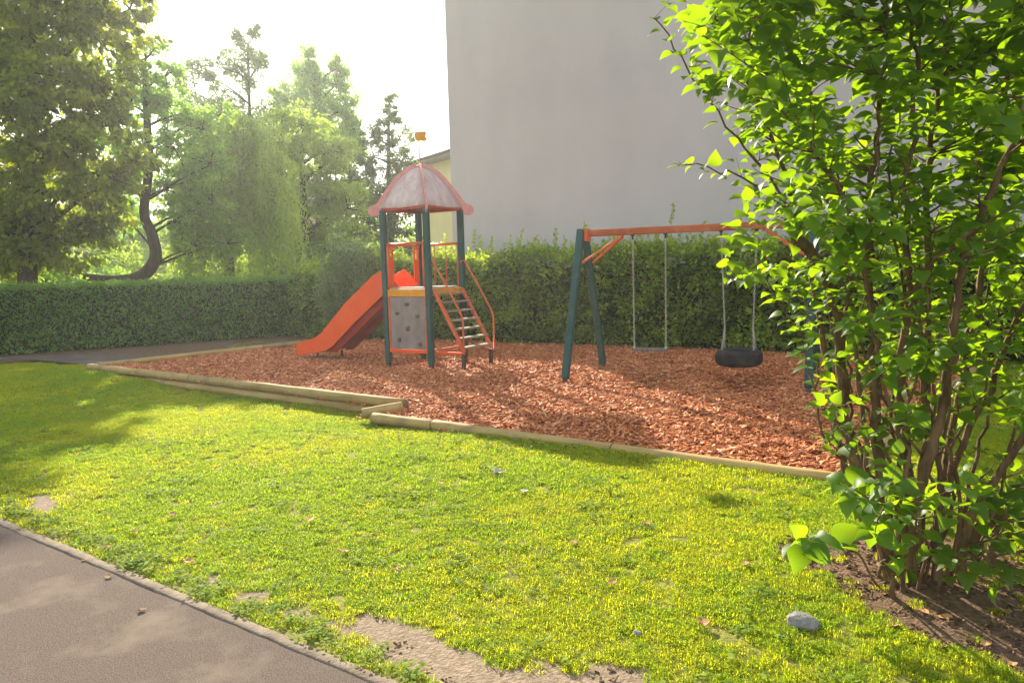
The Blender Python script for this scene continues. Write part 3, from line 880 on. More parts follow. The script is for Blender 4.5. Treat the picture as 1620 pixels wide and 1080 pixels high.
# roof: four convex panels between curved hip boards
EAVE, APEX = 2.51, 3.13
HE = h + 0.035                                       # half width at the eaves
def prof_r(t):                                      # t 0 eave -> 1 apex : (half width, z)
    r_ = HE * (1 - t) ** 0.78 * (1 - 0.10 * t) + 0.045 * t
    z_ = EAVE + (APEX - EAVE) * (1 - (1 - t) ** 1.35)
    return r_, z_
NT = 9
for q in range(4):
    rot = Matrix.Rotation(q * math.pi / 2, 3, 'Z')
    V = []; Fq = []
    for layer in (0, -0.016):
        for i in range(NT):
            t = i / (NT - 1); r_, z_ = prof_r(t)
            for k2 in range(5):
                s_ = -1 + k2 / 2
                bulge = 0.018 * (1 - s_ * s_) * (1 - t)
                V.append(rot @ Vector((r_ * s_ * 0.985, -(r_ + bulge + layer * .6), z_ + layer - 0.02 * (1 - t) * (1 - s_ * s_))))
    n1 = NT * 5
    for i in range(NT - 1):
        for k2 in range(4):
            a_ = i * 5 + k2
            Fq.append((a_, a_ + 1, a_ + 6, a_ + 5)); Fq.append((n1 + a_, n1 + a_ + 5, n1 + a_ + 6, n1 + a_ + 1))
    rim = [(k2, k2 + 1) for k2 in range(4)]
    for a_, b_ in rim: Fq.append((a_, n1 + a_, n1 + b_, b_))
    for i in range(NT - 1):
        a_, b_ = i * 5, (i + 1) * 5; Fq.append((a_, b_, n1 + b_, n1 + a_))
        a_, b_ = i * 5 + 4, (i + 1) * 5 + 4; Fq.append((a_, n1 + a_, n1 + b_, b_))
    me_ = bpy.data.meshes.new('roof_panel'); me_.from_pydata([tuple(v) for v in V], [], Fq)
    for p in me_.polygons: p.use_smooth = True
    rp = obj('roof_panel', me_, M['roof'], tower)
    # red rim under the eave
    mb = MB(); 
    a_ = rot @ Vector((-HE * 0.95, -(HE - 0.02), EAVE - 0.035)); b_ = rot @ Vector((HE * 0.95, -(HE - 0.02), EAVE - 0.035))
    mb.bar(a_, b_, 0.03, 0.045)
    mb.build('eave_board', M['red_under'], rp, bevel=0.004)
    # hip board with a flared tail over the post
    dg = rot @ Vector((1, -1, 0)).normalized()
    sd = Vector((0, 0, 1)).cross(dg)
    up_pts = []; lo_pts = []
    for i in range(NT):
        t = i / (NT - 1); r_, z_ = prof_r(t)
        rr_ = r_ * math.sqrt(2)
        up_pts.append((rr_ + 0.04 * (1 - t), z_ + 0.062)); lo_pts.append((rr_ - 0.03, z_ - 0.03 - 0.045 * (1 - t) ** 6))
    r0_, z0_ = prof_r(0); r0_ *= math.sqrt(2)
    tail = [(r0_ + 0.13, EAVE + 0.05), (r0_ + 0.165, EAVE - 0.01), (r0_ + 0.13, EAVE - 0.075), (r0_ + 0.06, EAVE - 0.085), (r0_ - 0.05, EAVE - 0.07)]
    prof = up_pts[::-1] + tail + lo_pts
    def to3(p_): return dg * p_[0] + Vector((0, 0, p_[1])) - sd * 0.012
    # quads along the curve (outline is concave, so build it strip-wise)
    mb = MB()
    outer = [(up_pts[i], lo_pts[i]) for i in range(NT)][::-1]
    outer += [((r0_ + 0.08, EAVE + 0.045), (r0_ - 0.03, EAVE - 0.105)), ((r0_ + 0.135, EAVE + 0.025), (r0_ + 0.05, EAVE - 0.13)), ((r0_ + 0.168, EAVE - 0.015), (r0_ + 0.12, EAVE - 0.13)), ((r0_ + 0.178, EAVE - 0.05), (r0_ + 0.165, EAVE - 0.10))]
    V = []; Fq = []
    for (o1, o2) in outer:
        for off in (0, 1):
            for q_ in (o1, o2):
                V.append(to3(q_) + sd * 0.024 * off)
    nn_ = len(outer)
    for i in range(nn_ - 1):
        a_ = i * 4; b_ = a_ + 4
        Fq += [(a_, a_ + 1, b_ + 1, b_), (a_ + 2, b_ + 2, b_ + 3, a_ + 3), (a_, b_, b_ + 2, a_ + 2), (a_ + 1, a_ + 3, b_ + 3, b_ + 1)]
    Fq += [(0, 2, 3, 1), ((nn_ - 1) * 4, (nn_ - 1) * 4 + 1, (nn_ - 1) * 4 + 3, (nn_ - 1) * 4 + 2)]
    mb.add(V, Fq)
    mb.build('hip_board', M['roof_rib'], tower)
# cap and weather vane
mb = MB(); mb.lathe([(0.065, 3.11), (0.075, 3.14), (0.055, 3.165), (0.02, 3.18), (0.0001, 3.18)], (0, 0, 0), 16)
mb.build('roof_cap', M['roof_rib'], tower, smooth=True)
mb = MB(); mb.tube([(0, 0, 3.15), (0, 0, 3.56)], 0.010, 8)
vane = mb.build('weather_vane', M['yellow'], tower, smooth=True)
cz = Vector((RIGHT.x, RIGHT.y, 0)); 
lx = Vector((math.cos(-tower.rotation_euler.z), math.sin(-tower.rotation_euler.z), 0))       # world +x in tower space
ly = Vector((-lx.y, lx.x, 0))
vd = (lx * 0.97 + ly * 0.25).normalized(); vn = vd.cross(Vector((0, 0, 1)))
flag = [(-0.045, 3.55), (0.10, 3.54), (0.135, 3.575), (0.105, 3.61), (0.125, 3.66), (0.10, 3.695), (-0.05, 3.68), (-0.07, 3.62)]
mb = MB(); mb.prism([vd * a_ + Vector((0, 0, b_)) - vn * 0.011 for a_, b_ in flag], vn * 0.022)
mb.build('vane_flag', M['yellow'], vane, bevel=0.004)
mb = MB(); mb.tube([vd * -0.19 + Vector((0, 0, 3.655)), vd * 0.12 + Vector((0, 0, 3.685))], 0.009, 8)
mb.prism([vd * -0.19 + Vector((0, 0, 3.68)) - vn * .008, vd * -0.25 + Vector((0, 0, 3.65)) - vn * .008, vd * -0.19 + Vector((0, 0, 3.63)) - vn * .008], vn * 0.016)
mb.build('vane_arrow', M['yellow'], vane)

# slide (direction -x), tray with tall sides
def sl_pts():
    return [(-h + 0.10, DECK + 0.012), (-h - 0.10, DECK + 0.005), (-h - 0.25, DECK - 0.09), (-h - 0.9, 0.72), (-h - 1.45, 0.30), (-h - 1.62, 0.215), (-h - 1.85, 0.17), (-h - 2.33, 0.115)]
SP = sl_pts()
SW = 0.245
SH = [0.02, 0.30, 0.335, 0.335, 0.30, 0.27, 0.215, 0.16]
TH = 0.022
V = []; Fq = []
def nrm2(i):
    a_ = SP[max(i - 1, 0)]; b_ = SP[min(i + 1, len(SP) - 1)]
    dx, dz = b_[0] - a_[0], b_[1] - a_[1]; l = math.hypot(dx, dz)
    n_ = (dz / l, -dx / l)
    return n_ if n_[1] > 0 else (-n_[0], -n_[1])
rings = []
for i, (x_, z_) in enumerate(SP):
    n_ = nrm2(i); hh = SH[i]
    up = lambda t: (x_ + n_[0] * t, z_ + n_[1] * t)
    b0_ = up(-0.045); b1_ = up(0.0); t1_ = up(hh)
    ring = [(b0_, -SW - TH), (t1_, -SW - TH), (t1_, -SW), (up(0.03), -SW), (b1_, -SW + 0.035), (b1_, SW - 0.035), (up(0.03), SW), (t1_, SW), (t1_, SW + TH), (b0_, SW + TH)]
    rings.append([(p_[0], yy, p_[1]) for p_, yy in ring])
nr = len(rings[0])
V = [v for r_ in rings for v in r_]
for i in range(len(rings) - 1):
    for k2 in range(nr):
        a_ = i * nr + k2; b_ = i * nr + (k2 + 1) % nr
        Fq.append((a_, b_, b_ + nr, a_ + nr))
Fq.append(tuple(range(nr))); Fq.append(tuple((len(rings) - 1) * nr + k2 for k2 in range(nr - 1, -1, -1)))
mb = MB(); mb.add(V, Fq)
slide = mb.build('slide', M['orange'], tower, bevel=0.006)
M['slide_shade'] = mat_noise('slide_underside_shade', (0.30, 0.022, 0.008), (0.37, 0.032, 0.012), 4, 0.6, spec=0.1)
slide.data.materials.append(M['slide_shade'])                 # shade of the underside, put into the colour of the down-facing faces
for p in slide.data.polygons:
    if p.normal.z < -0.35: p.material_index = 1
# deep moulded rib under the slide
for ys_ in (-1, 1):
    mb = MB(); 
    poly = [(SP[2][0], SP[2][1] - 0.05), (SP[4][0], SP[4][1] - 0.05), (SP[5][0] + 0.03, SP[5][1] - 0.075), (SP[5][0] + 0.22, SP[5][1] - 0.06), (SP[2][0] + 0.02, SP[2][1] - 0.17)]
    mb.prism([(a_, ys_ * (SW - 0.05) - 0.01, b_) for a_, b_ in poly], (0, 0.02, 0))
    mb.build('support_rib', M['slide_shade'], slide)  # ribs carry the same painted-in shade as the underside
for xo in (-1.60, -2.1):
    mb = MB(); zt = 0.15 if xo > -2 else 0.10
    mb.tube([(-h + xo, 0.12 if xo > -2 else 0, -0.05), (-h + xo, 0.12 if xo > -2 else 0, zt)], 0.018, 8)
    mb.build('slide_foot', M['foot'], slide)

# stairs (direction +x)
RUN = 0.58
SB = 0.27
stair = empty('stairs'); stair.parent = tower
ysn, ysf = -h + PW / 2 + 0.035, h - PW / 2 - 0.02
for yy in (ysn, ysf):
    mb = MB(); mb.bar((h + 0.03, yy, DECK - 0.04), (h + RUN, yy, SB), 0.035, 0.075, (0, 1, 0))
    stg = mb.build('stringer', M['orange_metal'], stair, bevel=0.008)
    mb = MB(); mb.box((h + RUN - 0.02, yy, SB / 2 - 0.04), (0.05, 0.05, SB + 0.03))
    mb.build('stair_foot', M['foot'], stair, bevel=0.005)
    # handrail: down the slope, then a vertical leg
    yo = yy + (-0.045 if yy < 0 else 0.045)
    mb = MB(); 
    mb.tube([(h + 0.02, yy, 1.63), (h + 0.06, yo, 1.66), (h + 0.30, yo, 1.30), (h + RUN - 0.03, yo, 0.88), (h + RUN + 0.01, yo, 0.80), (h + RUN + 0.02, yo, 0.72), (h + RUN + 0.02, yo, 0.24), (h + RUN, yy, 0.24)], 0.015, 8)
    mb.build('handrail', M['orange_metal'], stair, smooth=True)
NTR = 7
for i in range(NTR):
    t = (i + 0.35) / (NTR - 0.35)
    x_ = h + 0.03 + (RUN - 0.03) * t; z_ = DECK - 0.06 + (SB + 0.02 - DECK + 0.06) * t
    mb = MB(); mb.box((x_ + 0.01, (ysn + ysf) / 2, z_), (0.13, ysf - ysn - 0.04, 0.026))
    mb.build('tread', M['tread'], stair, bevel=0.005)
mb = MB(); mb.bar((h + PW / 2, ysn - 0.002, 0.245), (h + RUN - 0.046, ysn - 0.002, 0.245), 0.04, 0.036)
mb.build('base_bar', M['orange'], stair, bevel=0.005)

# ------------------------------------------------------------------ swing frame
BA = R(-24.7)
sx_ = Vector((math.cos(BA), math.sin(BA), 0)); sy_ = Vector((-math.sin(BA), math.cos(BA), 0))
fl = G(893, 606); rl = G(955, 581)
S0 = (fl + rl) / 2
spread = (rl - fl).length / 2
BL = 2.95
swing = empty('swing_frame', (S0.x, S0.y, 0), BA)
tag(swing, 'swing frame with red brown beam on splayed dark green legs', 'swing frame')
BZ = 1.95
for e_ in (0, 1):
    for s_ in (-1, 1):
        mb = MB()
        x_ = e_ * BL
        top = Vector((x_, s_ * 0.075, BZ + 0.05)); bot = Vector((x_, s_ * spread, 0.06))
        mb.bar(bot, top, 0.092, 0.092, (1, 0, 0))
        lg = mb.build('leg', M['green_post'], swing, bevel=0.012)
        d_ = (top - bot).normalized()
        mb = MB(); mb.bar(bot - d_ * 0.12, bot + d_ * 0.02, 0.05, 0.05, (1, 0, 0))
        mb.build('leg_foot', M['foot'], lg)
        # brace from the leg to the beam
        xi = 0.06 if e_ == 0 else BL - 0.06; xj = 0.56 if e_ == 0 else BL - 0.56
        tl = (BZ - 0.40 - bot.z) / (top.z - bot.z); lp = bot + (top - bot) * tl
        mb = MB(); mb.bar((xi, lp.y - s_ * 0.01, lp.z), (xj, s_ * 0.035, BZ - 0.055), 0.035, 0.03)
        mb.build('brace', M['orange_metal'], swing, bevel=0.006)
    mb = MB(); xi = 0.07 if e_ == 0 else BL - 0.07
    mb.box((xi, 0, BZ - 0.02), (0.04, 0.20, 0.17))
    mb.build('beam_bracket', M['orange_metal'], swing, bevel=0.006)
mb = MB(); mb.box((BL / 2, 0, BZ), (BL - 0.09, 0.085, 0.092))
mb.build('beam', M['beam'], swing, bevel=0.012)
for t_ in (0.70, 1.14, 1.853, 2.288):
    mb = MB(); mb.box((t_, 0, BZ - 0.056), (0.045, 0.05, 0.016)); mb.box((t_, 0, BZ - 0.085), (0.022, 0.022, 0.05))
    mb.build('hanger', M['foot'], swing, bevel=0.003)

def chain_mb(mb, a, b, link=0.036, w=0.016, r_=0.0034):
    a = Vector(a); b = Vector(b); d_ = b - a; n_ = max(2, int(d_.length / (link * 0.80)))
    d_.normalize()
    s1 = d_.cross(Vector((0.3, 1, 0.1))).normalized(); s2 = d_.cross(s1)
    for i in range(n_):
        c = a + (b - a) * ((i + .5) / n_)
        sv = s1 if i % 2 == 0 else s2
        nv = d_.cross(sv)
        pl = []
        for k2 in range(8):
            an = k2 * math.pi / 4
            pl.append(c + d_ * (math.cos(an) * link / 2 * 1.06) + sv * (math.sin(an) * w / 2 * 1.2))
        base = len(mb.v); vs_ = []; fs_ = []
        for k2 in range(8):
            t_ = (pl[(k2 + 1) % 8] - pl[k2 - 1]).normalized(); o_ = t_.cross(nv)
            vs_ += [pl[k2] + o_ * r_, pl[k2] + nv * r_, pl[k2] - o_ * r_, pl[k2] - nv * r_]
        for k2 in range(8):
            k3 = (k2 + 1) % 8
            for q in range(4):
                fs_.append((k2 * 4 + q, k2 * 4 + (q + 1) % 4, k3 * 4 + (q + 1) % 4, k3 * 4 + q))
        mb.add(vs_, fs_)

def swing_local(o, x_):                                # a thing hanging under the beam
    o.location = S0 + sx_ * x_; o.location.z = 0
    o.rotation_euler = (0, 0, BA)
sw = empty('board_swing'); swing_local(sw, 0.92)
tag(sw, 'flat grey swing seat hanging on two pale chains', 'swing')
SZ = 0.375
mb = MB(); mb.box((0, 0, SZ), (0.47, 0.17, 0.032))
mb.build('seat', M['seat'], sw, bevel=0.013)
for s_ in (-1, 1):
    mb = MB(); chain_mb(mb, (s_ * 0.215, 0, SZ + 0.03), (s_ * 0.22, 0, BZ - 0.10))
    mb.build('chain', M['chain'], sw)
    mb = MB(); mb.box((s_ * 0.215, 0, SZ + 0.02), (0.03, 0.06, 0.03))
    mb.build('clamp', M['chain'], sw, bevel=0.004)
ts = empty('tyre_swing'); swing_local(ts, 2.07)
tag(ts, 'black car tyre hanging flat as a swing on chains', 'tyre swing')
TZ0, TZ1 = 0.19, 0.40
mb = MB()
R1 = 0.285
mb.lathe([(R1 - 0.12, TZ0 + 0.045), (R1 - 0.10, TZ0 + 0.012), (R1 - 0.05, TZ0), (R1 - 0.012, TZ0 + 0.022), (R1, TZ0 + 0.055), (R1 + 0.003, (TZ0 + TZ1) / 2), (R1, TZ1 - 0.055), (R1 - 0.012, TZ1 - 0.022), (R1 - 0.05, TZ1), (R1 - 0.10, TZ1 - 0.012), (R1 - 0.12, TZ1 - 0.045), (R1 - 0.105, TZ1 - 0.05), (R1 - 0.035, (TZ0 + TZ1) / 2), (R1 - 0.105, TZ0 + 0.05), (R1 - 0.12, TZ0 + 0.045)], (0, 0, 0), 48)
tyre = mb.build('tyre', M['rubber'], ts, smooth=True)
mb = MB()
for k2 in range(44):
    an = 2 * math.pi * k2 / 44
    for zz in (-0.038, 0.0, 0.038):
        rot = Matrix.Rotation(an + (0.03 if zz == 0 else 0), 3, 'Z')
        mb.box(rot @ Vector((R1 + 0.003, 0, (TZ0 + TZ1) / 2 + zz)), (0.010, 0.031, 0.027), rot)
tr_ = mb.build('tread_blocks', M['rubber'], tyre); tr_['kind'] = 'stuff'
for s_ in (-1, 1):
    mb = MB(); jp = Vector((s_ * 0.175, 0, TZ1 + 0.28))
    chain_mb(mb, jp, (s_ * 0.217, 0, BZ - 0.10))
    for q in (-1, 1):
        chain_mb(mb, (s_ * (R1 - 0.09), q * 0.11, TZ1 - 0.01), jp)
    mb.build('chain', M['chain'], ts)

# ------------------------------------------------------------------ buildings
apt_c = Vector((P(717.5, 425, 18.0).x, 18.0, 0))
wd = Vector((dr[0], dr[1], 0)); wb = Vector((-dr[1], dr[0], 0))
if wb.y < 0: wb = -wb
apt = empty('apartment_block', (apt_c.x, apt_c.y, 0), math.atan2(wd.y, wd.x))
tag(apt, 'tall windowless grey rendered side wall of an apartment block behind the hedge', 'building')
mb = MB(); mb.box((8.0, 6.0, 6.5), (16.0, 12.0, 13.4))
mb.build('wall', M['render'], apt, bevel=0.03)
mb = MB(); mb.box((8.0, 6.0, 13.3), (16.3, 12.3, 0.25))
mb.build('roof', M['roof_grey'], apt, bevel=0.02)
mb = MB(); mb.box((8.0, -0.03, 0.20), (16.0, 0.06, 0.5))
mb.build('plinth', M['concrete'], apt)

yd = 40.0
ya = P(640, 250, yd); yb = P(716, 238, yd - 4.5)
yh = empty('yellow_house', (ya.x, ya.y, 0), math.atan2(yb.y - ya.y, yb.x - ya.x))
tag(yh, 'yellow rendered house with grey roof edge beside the grey wall', 'house')
ez = (ya.z + yb.z) / 2 - 0.35
ln_ = (Vector((yb.x, yb.y, 0)) - Vector((ya.x, ya.y, 0))).length + 7
mb = MB(); mb.box((ln_ / 2 + 0.4, 5.0, ez / 2), (ln_, 9.0, ez))
mb.build('wall', M['yellow_wall'], yh)
mb = MB(); mb.prism([(0, -0.1, ez - 0.02), (0, 10.1, ez - 0.02), (0, 10.1, ez + 0.25), (0, 5, ez + 1.6), (0, -0.1, ez + 0.25)], (ln_ + 1, 0, 0))
rf = mb.build('roof', M['roof_grey'], yh)
mb = MB(); mb.tube([(0, -0.16, ez + 0.16), (ln_ + 1, -0.16, ez + 0.16)], 0.07, 8)
mb.build('gutter', M['foot'], rf)
pk = empty('pink_house', (-17.0, 52.0, 0), 0.2)
tag(pk, 'pale pink house half hidden behind the trees beyond the clipped hedge', 'house')
mb = MB(); mb.box((0, 4, 3.0), (10, 8, 6.0)); mb.build('wall', M['pink_wall'], pk)
mb = MB(); mb.prism([(-5.4, -0.4, 5.95), (5.4, -0.4, 5.95), (5.4, 4, 8.2), (-5.4, 4, 8.2)], (0, 0, 0.2)); mb.prism([(-5.4, 8.4, 5.95), (-5.4, 4.003, 8.2), (5.4, 4.003, 8.2), (5.4, 8.4, 5.95)], (0, 0, 0.2))
mb.build('roof', M['roof_grey'], pk)
for x_ in (-3.2, 0, 3.2):
    for z_ in (1.6, 4.3):
        mb = MB(); mb.box((x_, -0.02, z_), (1.1, 0.08, 1.3)); wn = mb.build('window', M['white_trim'], pk)
        for q in (-1, 1):
            mb = MB(); mb.box((x_ + q * 0.26, -0.062, z_), (0.44, 0.02, 1.12)); mb.build('pane', M['glass'], wn)

# ------------------------------------------------------------------ foliage
def leaf_mesh(name, pos, dirs, nrms, length, width, v):
    """diamond leaves, folded along the midrib; two triangles each"""
    n_ = len(pos)
    dirs = dirs / (np.linalg.norm(dirs, axis=1, keepdims=True) + 1e-9)
    side = np.cross(dirs, nrms); side /= (np.linalg.norm(side, axis=1, keepdims=True) + 1e-9)
    nr_ = np.cross(side, dirs)
    length = np.broadcast_to(length, (n_,))[:, None]; width = np.broadcast_to(width, (n_,))[:, None]
    Vt = np.empty((n_, 4, 3))
    Vt[:, 0] = pos
    Vt[:, 1] = pos + dirs * length * 0.45 + side * width * 0.5 + nr_ * width * 0.14
    Vt[:, 2] = pos + dirs * length - nr_ * length * 0.08
    Vt[:, 3] = pos + dirs * length * 0.45 - side * width * 0.5 + nr_ * width * 0.14
    b_ = (np.arange(n_) * 4)[:, None]
    t_ = np.stack([b_ + [0, 1, 2], b_ + [0, 2, 3]], 1).reshape(-1, 3)
    return mesh_np(name, Vt.reshape(-1, 3), t_, np.repeat(v, 2))

def unit(a): return a / (np.linalg.norm(a, axis=-1, keepdims=True) + 1e-9)

def lobes_cloud(g_, lobes, density, leaf, clump=0.22, flat=0.6, droop=0.25, per=60, shell=0.45):
    """lobes: (centre, (rx,ry,rz)). returns leaf arrays + clump centres"""
    P_, D_, N_, L_, V_ = [], [], [], [], []
    cents = []
    for (c, rad) in lobes:
        c = np.array(c); rad = np.array(rad)
        vol = rad.prod() ** (1 / 3)
        nc = max(10, int(density * (vol ** 2) * 27))
        dn = unit(g_.normal(size=(nc, 3)))
        rr_ = g_.random(nc) ** shell
        cc = c + dn * rad * rr_[:, None]
        cents.append(cc)
        cr_ = clump * vol * g_.uniform(0.6, 1.4, nc)
        nl_ = np.maximum(8, (per * g_.uniform(0.5, 1.5, nc))).astype(int)
        ii = np.repeat(np.arange(nc), nl_); m_ = len(ii)
        off = g_.normal(size=(m_, 3)) * cr_[ii][:, None] * np.array((1, 1, flat)) * 0.58
        p_ = cc[ii] + off
        outw = unit(p_ - c)
        d_ = unit(outw * 0.8 + g_.normal(size=(m_, 3)) * 0.6 + np.array((0, 0, -droop)))
        nn2 = unit(np.array((0, 0, 0.8)) + outw * 0.4 + g_.normal(size=(m_, 3)) * 0.65)
        P_.append(p_); D_.append(d_); N_.append(nn2)
        L_.append(leaf * g_.uniform(0.6, 1.35, m_))
        tone = g_.normal(0.45, 0.18, nc)
        V_.append(np.clip(tone[ii] + g_.normal(0, 0.15, m_), 0, 1))
    return [np.concatenate(q) for q in (P_, D_, N_, L_, V_)] + [cents]

def limb_mesh(mb, a, b, r0_, r1_, g_, sag=0.08, n_=6, sides=7):
    a = np.array(a, float); b = np.array(b, float); ln2 = np.linalg.norm(b - a)
    pts_ = []
    w = g_.normal(size=3) * sag * ln2 * 0.5
    for i in range(n_ + 1):
        t = i / n_
        p_ = a + (b - a) * t + w * math.sin(t * math.pi) + np.array((0, 0, 1)) * sag * ln2 * math.sin(t * math.pi)
        pts_.append(p_)
    mb.tube(pts_, [r0_ + (r1_ - r0_) * (i / n_) for i in range(n_ + 1)], sides, cap=True)
    return pts_

def tree(name, label, base, trunk_top, lobes, leaf, mat, bark, seed, r_trunk=0.2, density=1.0, per=60, group=None, cat='tree',
         clump=0.22, flat=0.6, droop=0.25, aspect=0.5, trunk_pts=None, shell=0.45, twigs=3, limb=0.3):
    g_ = np.random.default_rng(seed)
    base = np.array(base, float); tt = np.array(trunk_top, float)
    root = empty(name, base)
    tag(root, label, cat, group)
    p_, d_, n_, l_, v_, cents = lobes_cloud(g_, lobes, density, leaf, clump, flat, droop, per, shell)
    obj('crown', leaf_mesh('crown', p_ - base, d_, n_, l_, l_ * aspect, v_), mat, root)
    mb = MB()
    if trunk_pts is None:
        trunk_pts = [base + np.array((0, 0, -0.2)), base + (tt - base) * 0.35 + g_.normal(size=3) * 0.08, base + (tt - base) * 0.7 + g_.normal(size=3) * 0.10, tt]
    tp = [np.array(q, float) - base for q in trunk_pts]
    # smooth the trunk
    dense = []
    for i in range(len(tp) - 1):
        for s_ in range(4):
            t = s_ / 4
            p0, p1, p2, p3 = tp[max(i - 1, 0)], tp[i], tp[i + 1], tp[min(i + 2, len(tp) - 1)]
            dense.append(0.5 * ((2 * p1) + (-p0 + p2) * t + (2 * p0 - 5 * p1 + 4 * p2 - p3) * t * t + (-p0 + 3 * p1 - 3 * p2 + p3) * t ** 3))
    dense.append(tp[-1])
    nd = len(dense)
    mb.tube(dense, [r_trunk * (1 - 0.7 * i / (nd - 1)) for i in range(nd)], 10)
    for li, (c, rad) in enumerate(lobes):
        c = np.array(c) - base
        # limb leaves the trunk below the lobe
        hts = np.array([q[2] for q in dense])
        k_ = int(np.argmin(np.abs(hts - max(0.25 * hts.max(), min(hts.max(), c[2] - np.linalg.norm(c[:2] - dense[-1][:2]) * 0.6)))))
        if np.linalg.norm(c - dense[k_]) < 0.2: continue
        limb_mesh(mb, dense[k_], c, r_trunk * limb, r_trunk * limb * .28, g_, 0.06)
        cc = cents[li]
        for q in g_.choice(len(cc), min(twigs * 2, len(cc)), replace=False):
            limb_mesh(mb, c, cc[q] - base, r_trunk * 0.11, r_trunk * 0.03, g_, 0.05, 4, 5)
    mb.build('trunk', M[bark], root, smooth=True)
    return root, len(p_)

def LP(px, py, Y, rx, ry=None, rz=None):
    """a crown lobe from its place in the picture, its distance and its radius in pixels"""
    s_ = Y / F_PX
    ry = rx if ry is None else ry
    c = P(px, py, Y)
    return (tuple(c), (rx * s_, (rz if rz else (rx + ry) / 2) * s_, ry * s_))
def base_at(px, Y): 
    p_ = P(px, 440, Y); return (p_.x, Y, -0.05)
CNT = {}
BT = 'trees beyond the clipped hedge'
# big dark maple at the left
Y = 19.5
lb = [LP(70, -160, Y, 150, 90), LP(165, -60, Y - 1, 56, 50), LP(60, -30, Y - 1, 130, 70), LP(205, 15, Y - .6, 38, 40), LP(150, 40, Y - .5, 95, 50), LP(30, 70, Y, 100, 102),
      LP(120, 130, Y - 1, 100, 45), LP(10, 170, Y - 1.5, 90, 55), LP(170, 190, Y, 60, 45), LP(80, 225, Y - 1, 95, 40), LP(-60, 260, Y, 90, 70),
      LP(150, 275, Y - .5, 70, 45), LP(90, 290, Y, 90, 50), LP(30, 330, Y + 0.6, 100, 85), LP(100, 385, Y + .8, 80, 45), LP(20, 400, Y + .6, 70, 40), LP(205, 265, Y, 38, 32), LP(-150, 60, Y, 130, 150), LP(-120, 330, Y - 1, 90, 70), LP(160, 345, Y + 1, 50, 45)]
_, CNT['maple'] = tree('maple_tree', 'tall dark spreading maple with layered drooping branches beyond the clipped hedge', base_at(35, Y + .4), P(50, -60, Y + .4), lb, 0.17, M['leaf_a'], 'bark_dark', 21, 0.26, 1.3, 60, BT, clump=0.26, flat=0.45, droop=0.5, aspect=0.6)
# light green tree on the sprawling curved trunk
Y = 22.0
tpx = [(70, 447), (120, 443), (185, 446), (225, 436), (246, 408), (240, 370), (228, 335), (236, 260), (232, 180), (230, 110)]
tp_ = [tuple(P(a_, b_, Y)) for a_, b_ in tpx]
lb = [LP(232, 92, Y, 30, 36), LP(205, 165, Y, 36, 42), LP(258, 165, Y, 36, 40), LP(225, 235, Y, 42, 38), LP(275, 232, Y - .4, 42, 42), LP(195, 285, Y, 30, 26), LP(262, 300, Y + .6, 30, 24), LP(222, 128, Y, 34, 34), LP(185, 215, Y + .5, 34, 40), LP(290, 180, Y + .6, 34, 36), LP(262, 120, Y + .5, 24, 26), LP(190, 330, Y + 1.5, 34, 36), LP(300, 285, Y + 1, 34, 40), LP(322, 205, Y + .4, 40, 36), LP(332, 262, Y, 44, 44), LP(300, 335, Y + .4, 40, 40), LP(345, 182, Y + .8, 28, 24), LP(335, 320, Y + .4, 42, 40), LP(312, 390, Y + .6, 36, 34), LP(360, 385, Y + .8, 36, 36)]
bs = P(70, 449, Y)
root, CNT['light'] = tree('leaning_tree', 'light green tree with dark trunk lying along the ground then curving upright', (bs.x, Y, -0.05), tp_[-1], lb, 0.125, M['leaf_b'], 'bark_dark', 22, 0.27, 1.7, 60, BT, clump=0.24, trunk_pts=[(bs.x - .3, Y, -0.1), (bs.x, Y, 0.8)] + tp_, shell=0.55, limb=0.16)
# pale, loose tree right of it and the mid-green mass
Y = 27.0
lb = [LP(450, 225, Y, 50, 42), LP(510, 240, Y, 46, 40), LP(420, 290, Y, 50, 42), LP(480, 300, Y, 55, 45), LP(530, 310, Y + .5, 42, 42), LP(440, 360, Y, 50, 40), LP(500, 370, Y, 50, 38), LP(540, 380, Y, 40, 36), LP(400, 220, Y, 34, 30), LP(480, 200, Y, 44, 30), LP(530, 250, Y, 40, 44), LP(415, 400, Y, 55, 42), LP(480, 420, Y, 55, 40), LP(550, 330, Y, 34, 40)]
_, CNT['ash'] = tree('rounded_tree', 'broad pale green rounded tree left of the play tower roof', base_at(478, Y), P(478, 260, Y), lb, 0.155, M['leaf_w'], 'bark_dark', 23, 0.24, 1.3, 60, BT, clump=0.25)
# dark open tree with upright sprays against the sky
Y = 36.0
lb = [LP(300, 115, Y, 22, 24), LP(325, 105, Y, 18, 18), LP(350, 100, Y, 16, 20), LP(338, 132, Y, 14, 14), LP(372, 95, Y, 14, 26), LP(392, 88, Y, 14, 34), LP(410, 100, Y, 12, 28), LP(388, 130, Y, 16, 18), LP(290, 140, Y, 14, 18), LP(375, 60, Y, 6, 20), LP(404, 56, Y, 6, 20), LP(395, 200, Y, 34, 34), LP(340, 190, Y, 36, 34), LP(300, 180, Y, 30, 34), LP(360, 165, Y, 26, 22), LP(430, 190, Y, 28, 26)]
_, CNT['poplar'] = tree('open_tree', 'thin dark tree with open upright sprays showing sky between its branches', base_at(390, Y), P(392, 70, Y), lb, 0.16, M['leaf_d'], 'bark_dark', 24, 0.16, 1.3, 44, BT, clump=0.3, flat=1.0, droop=-0.5, shell=0.6)
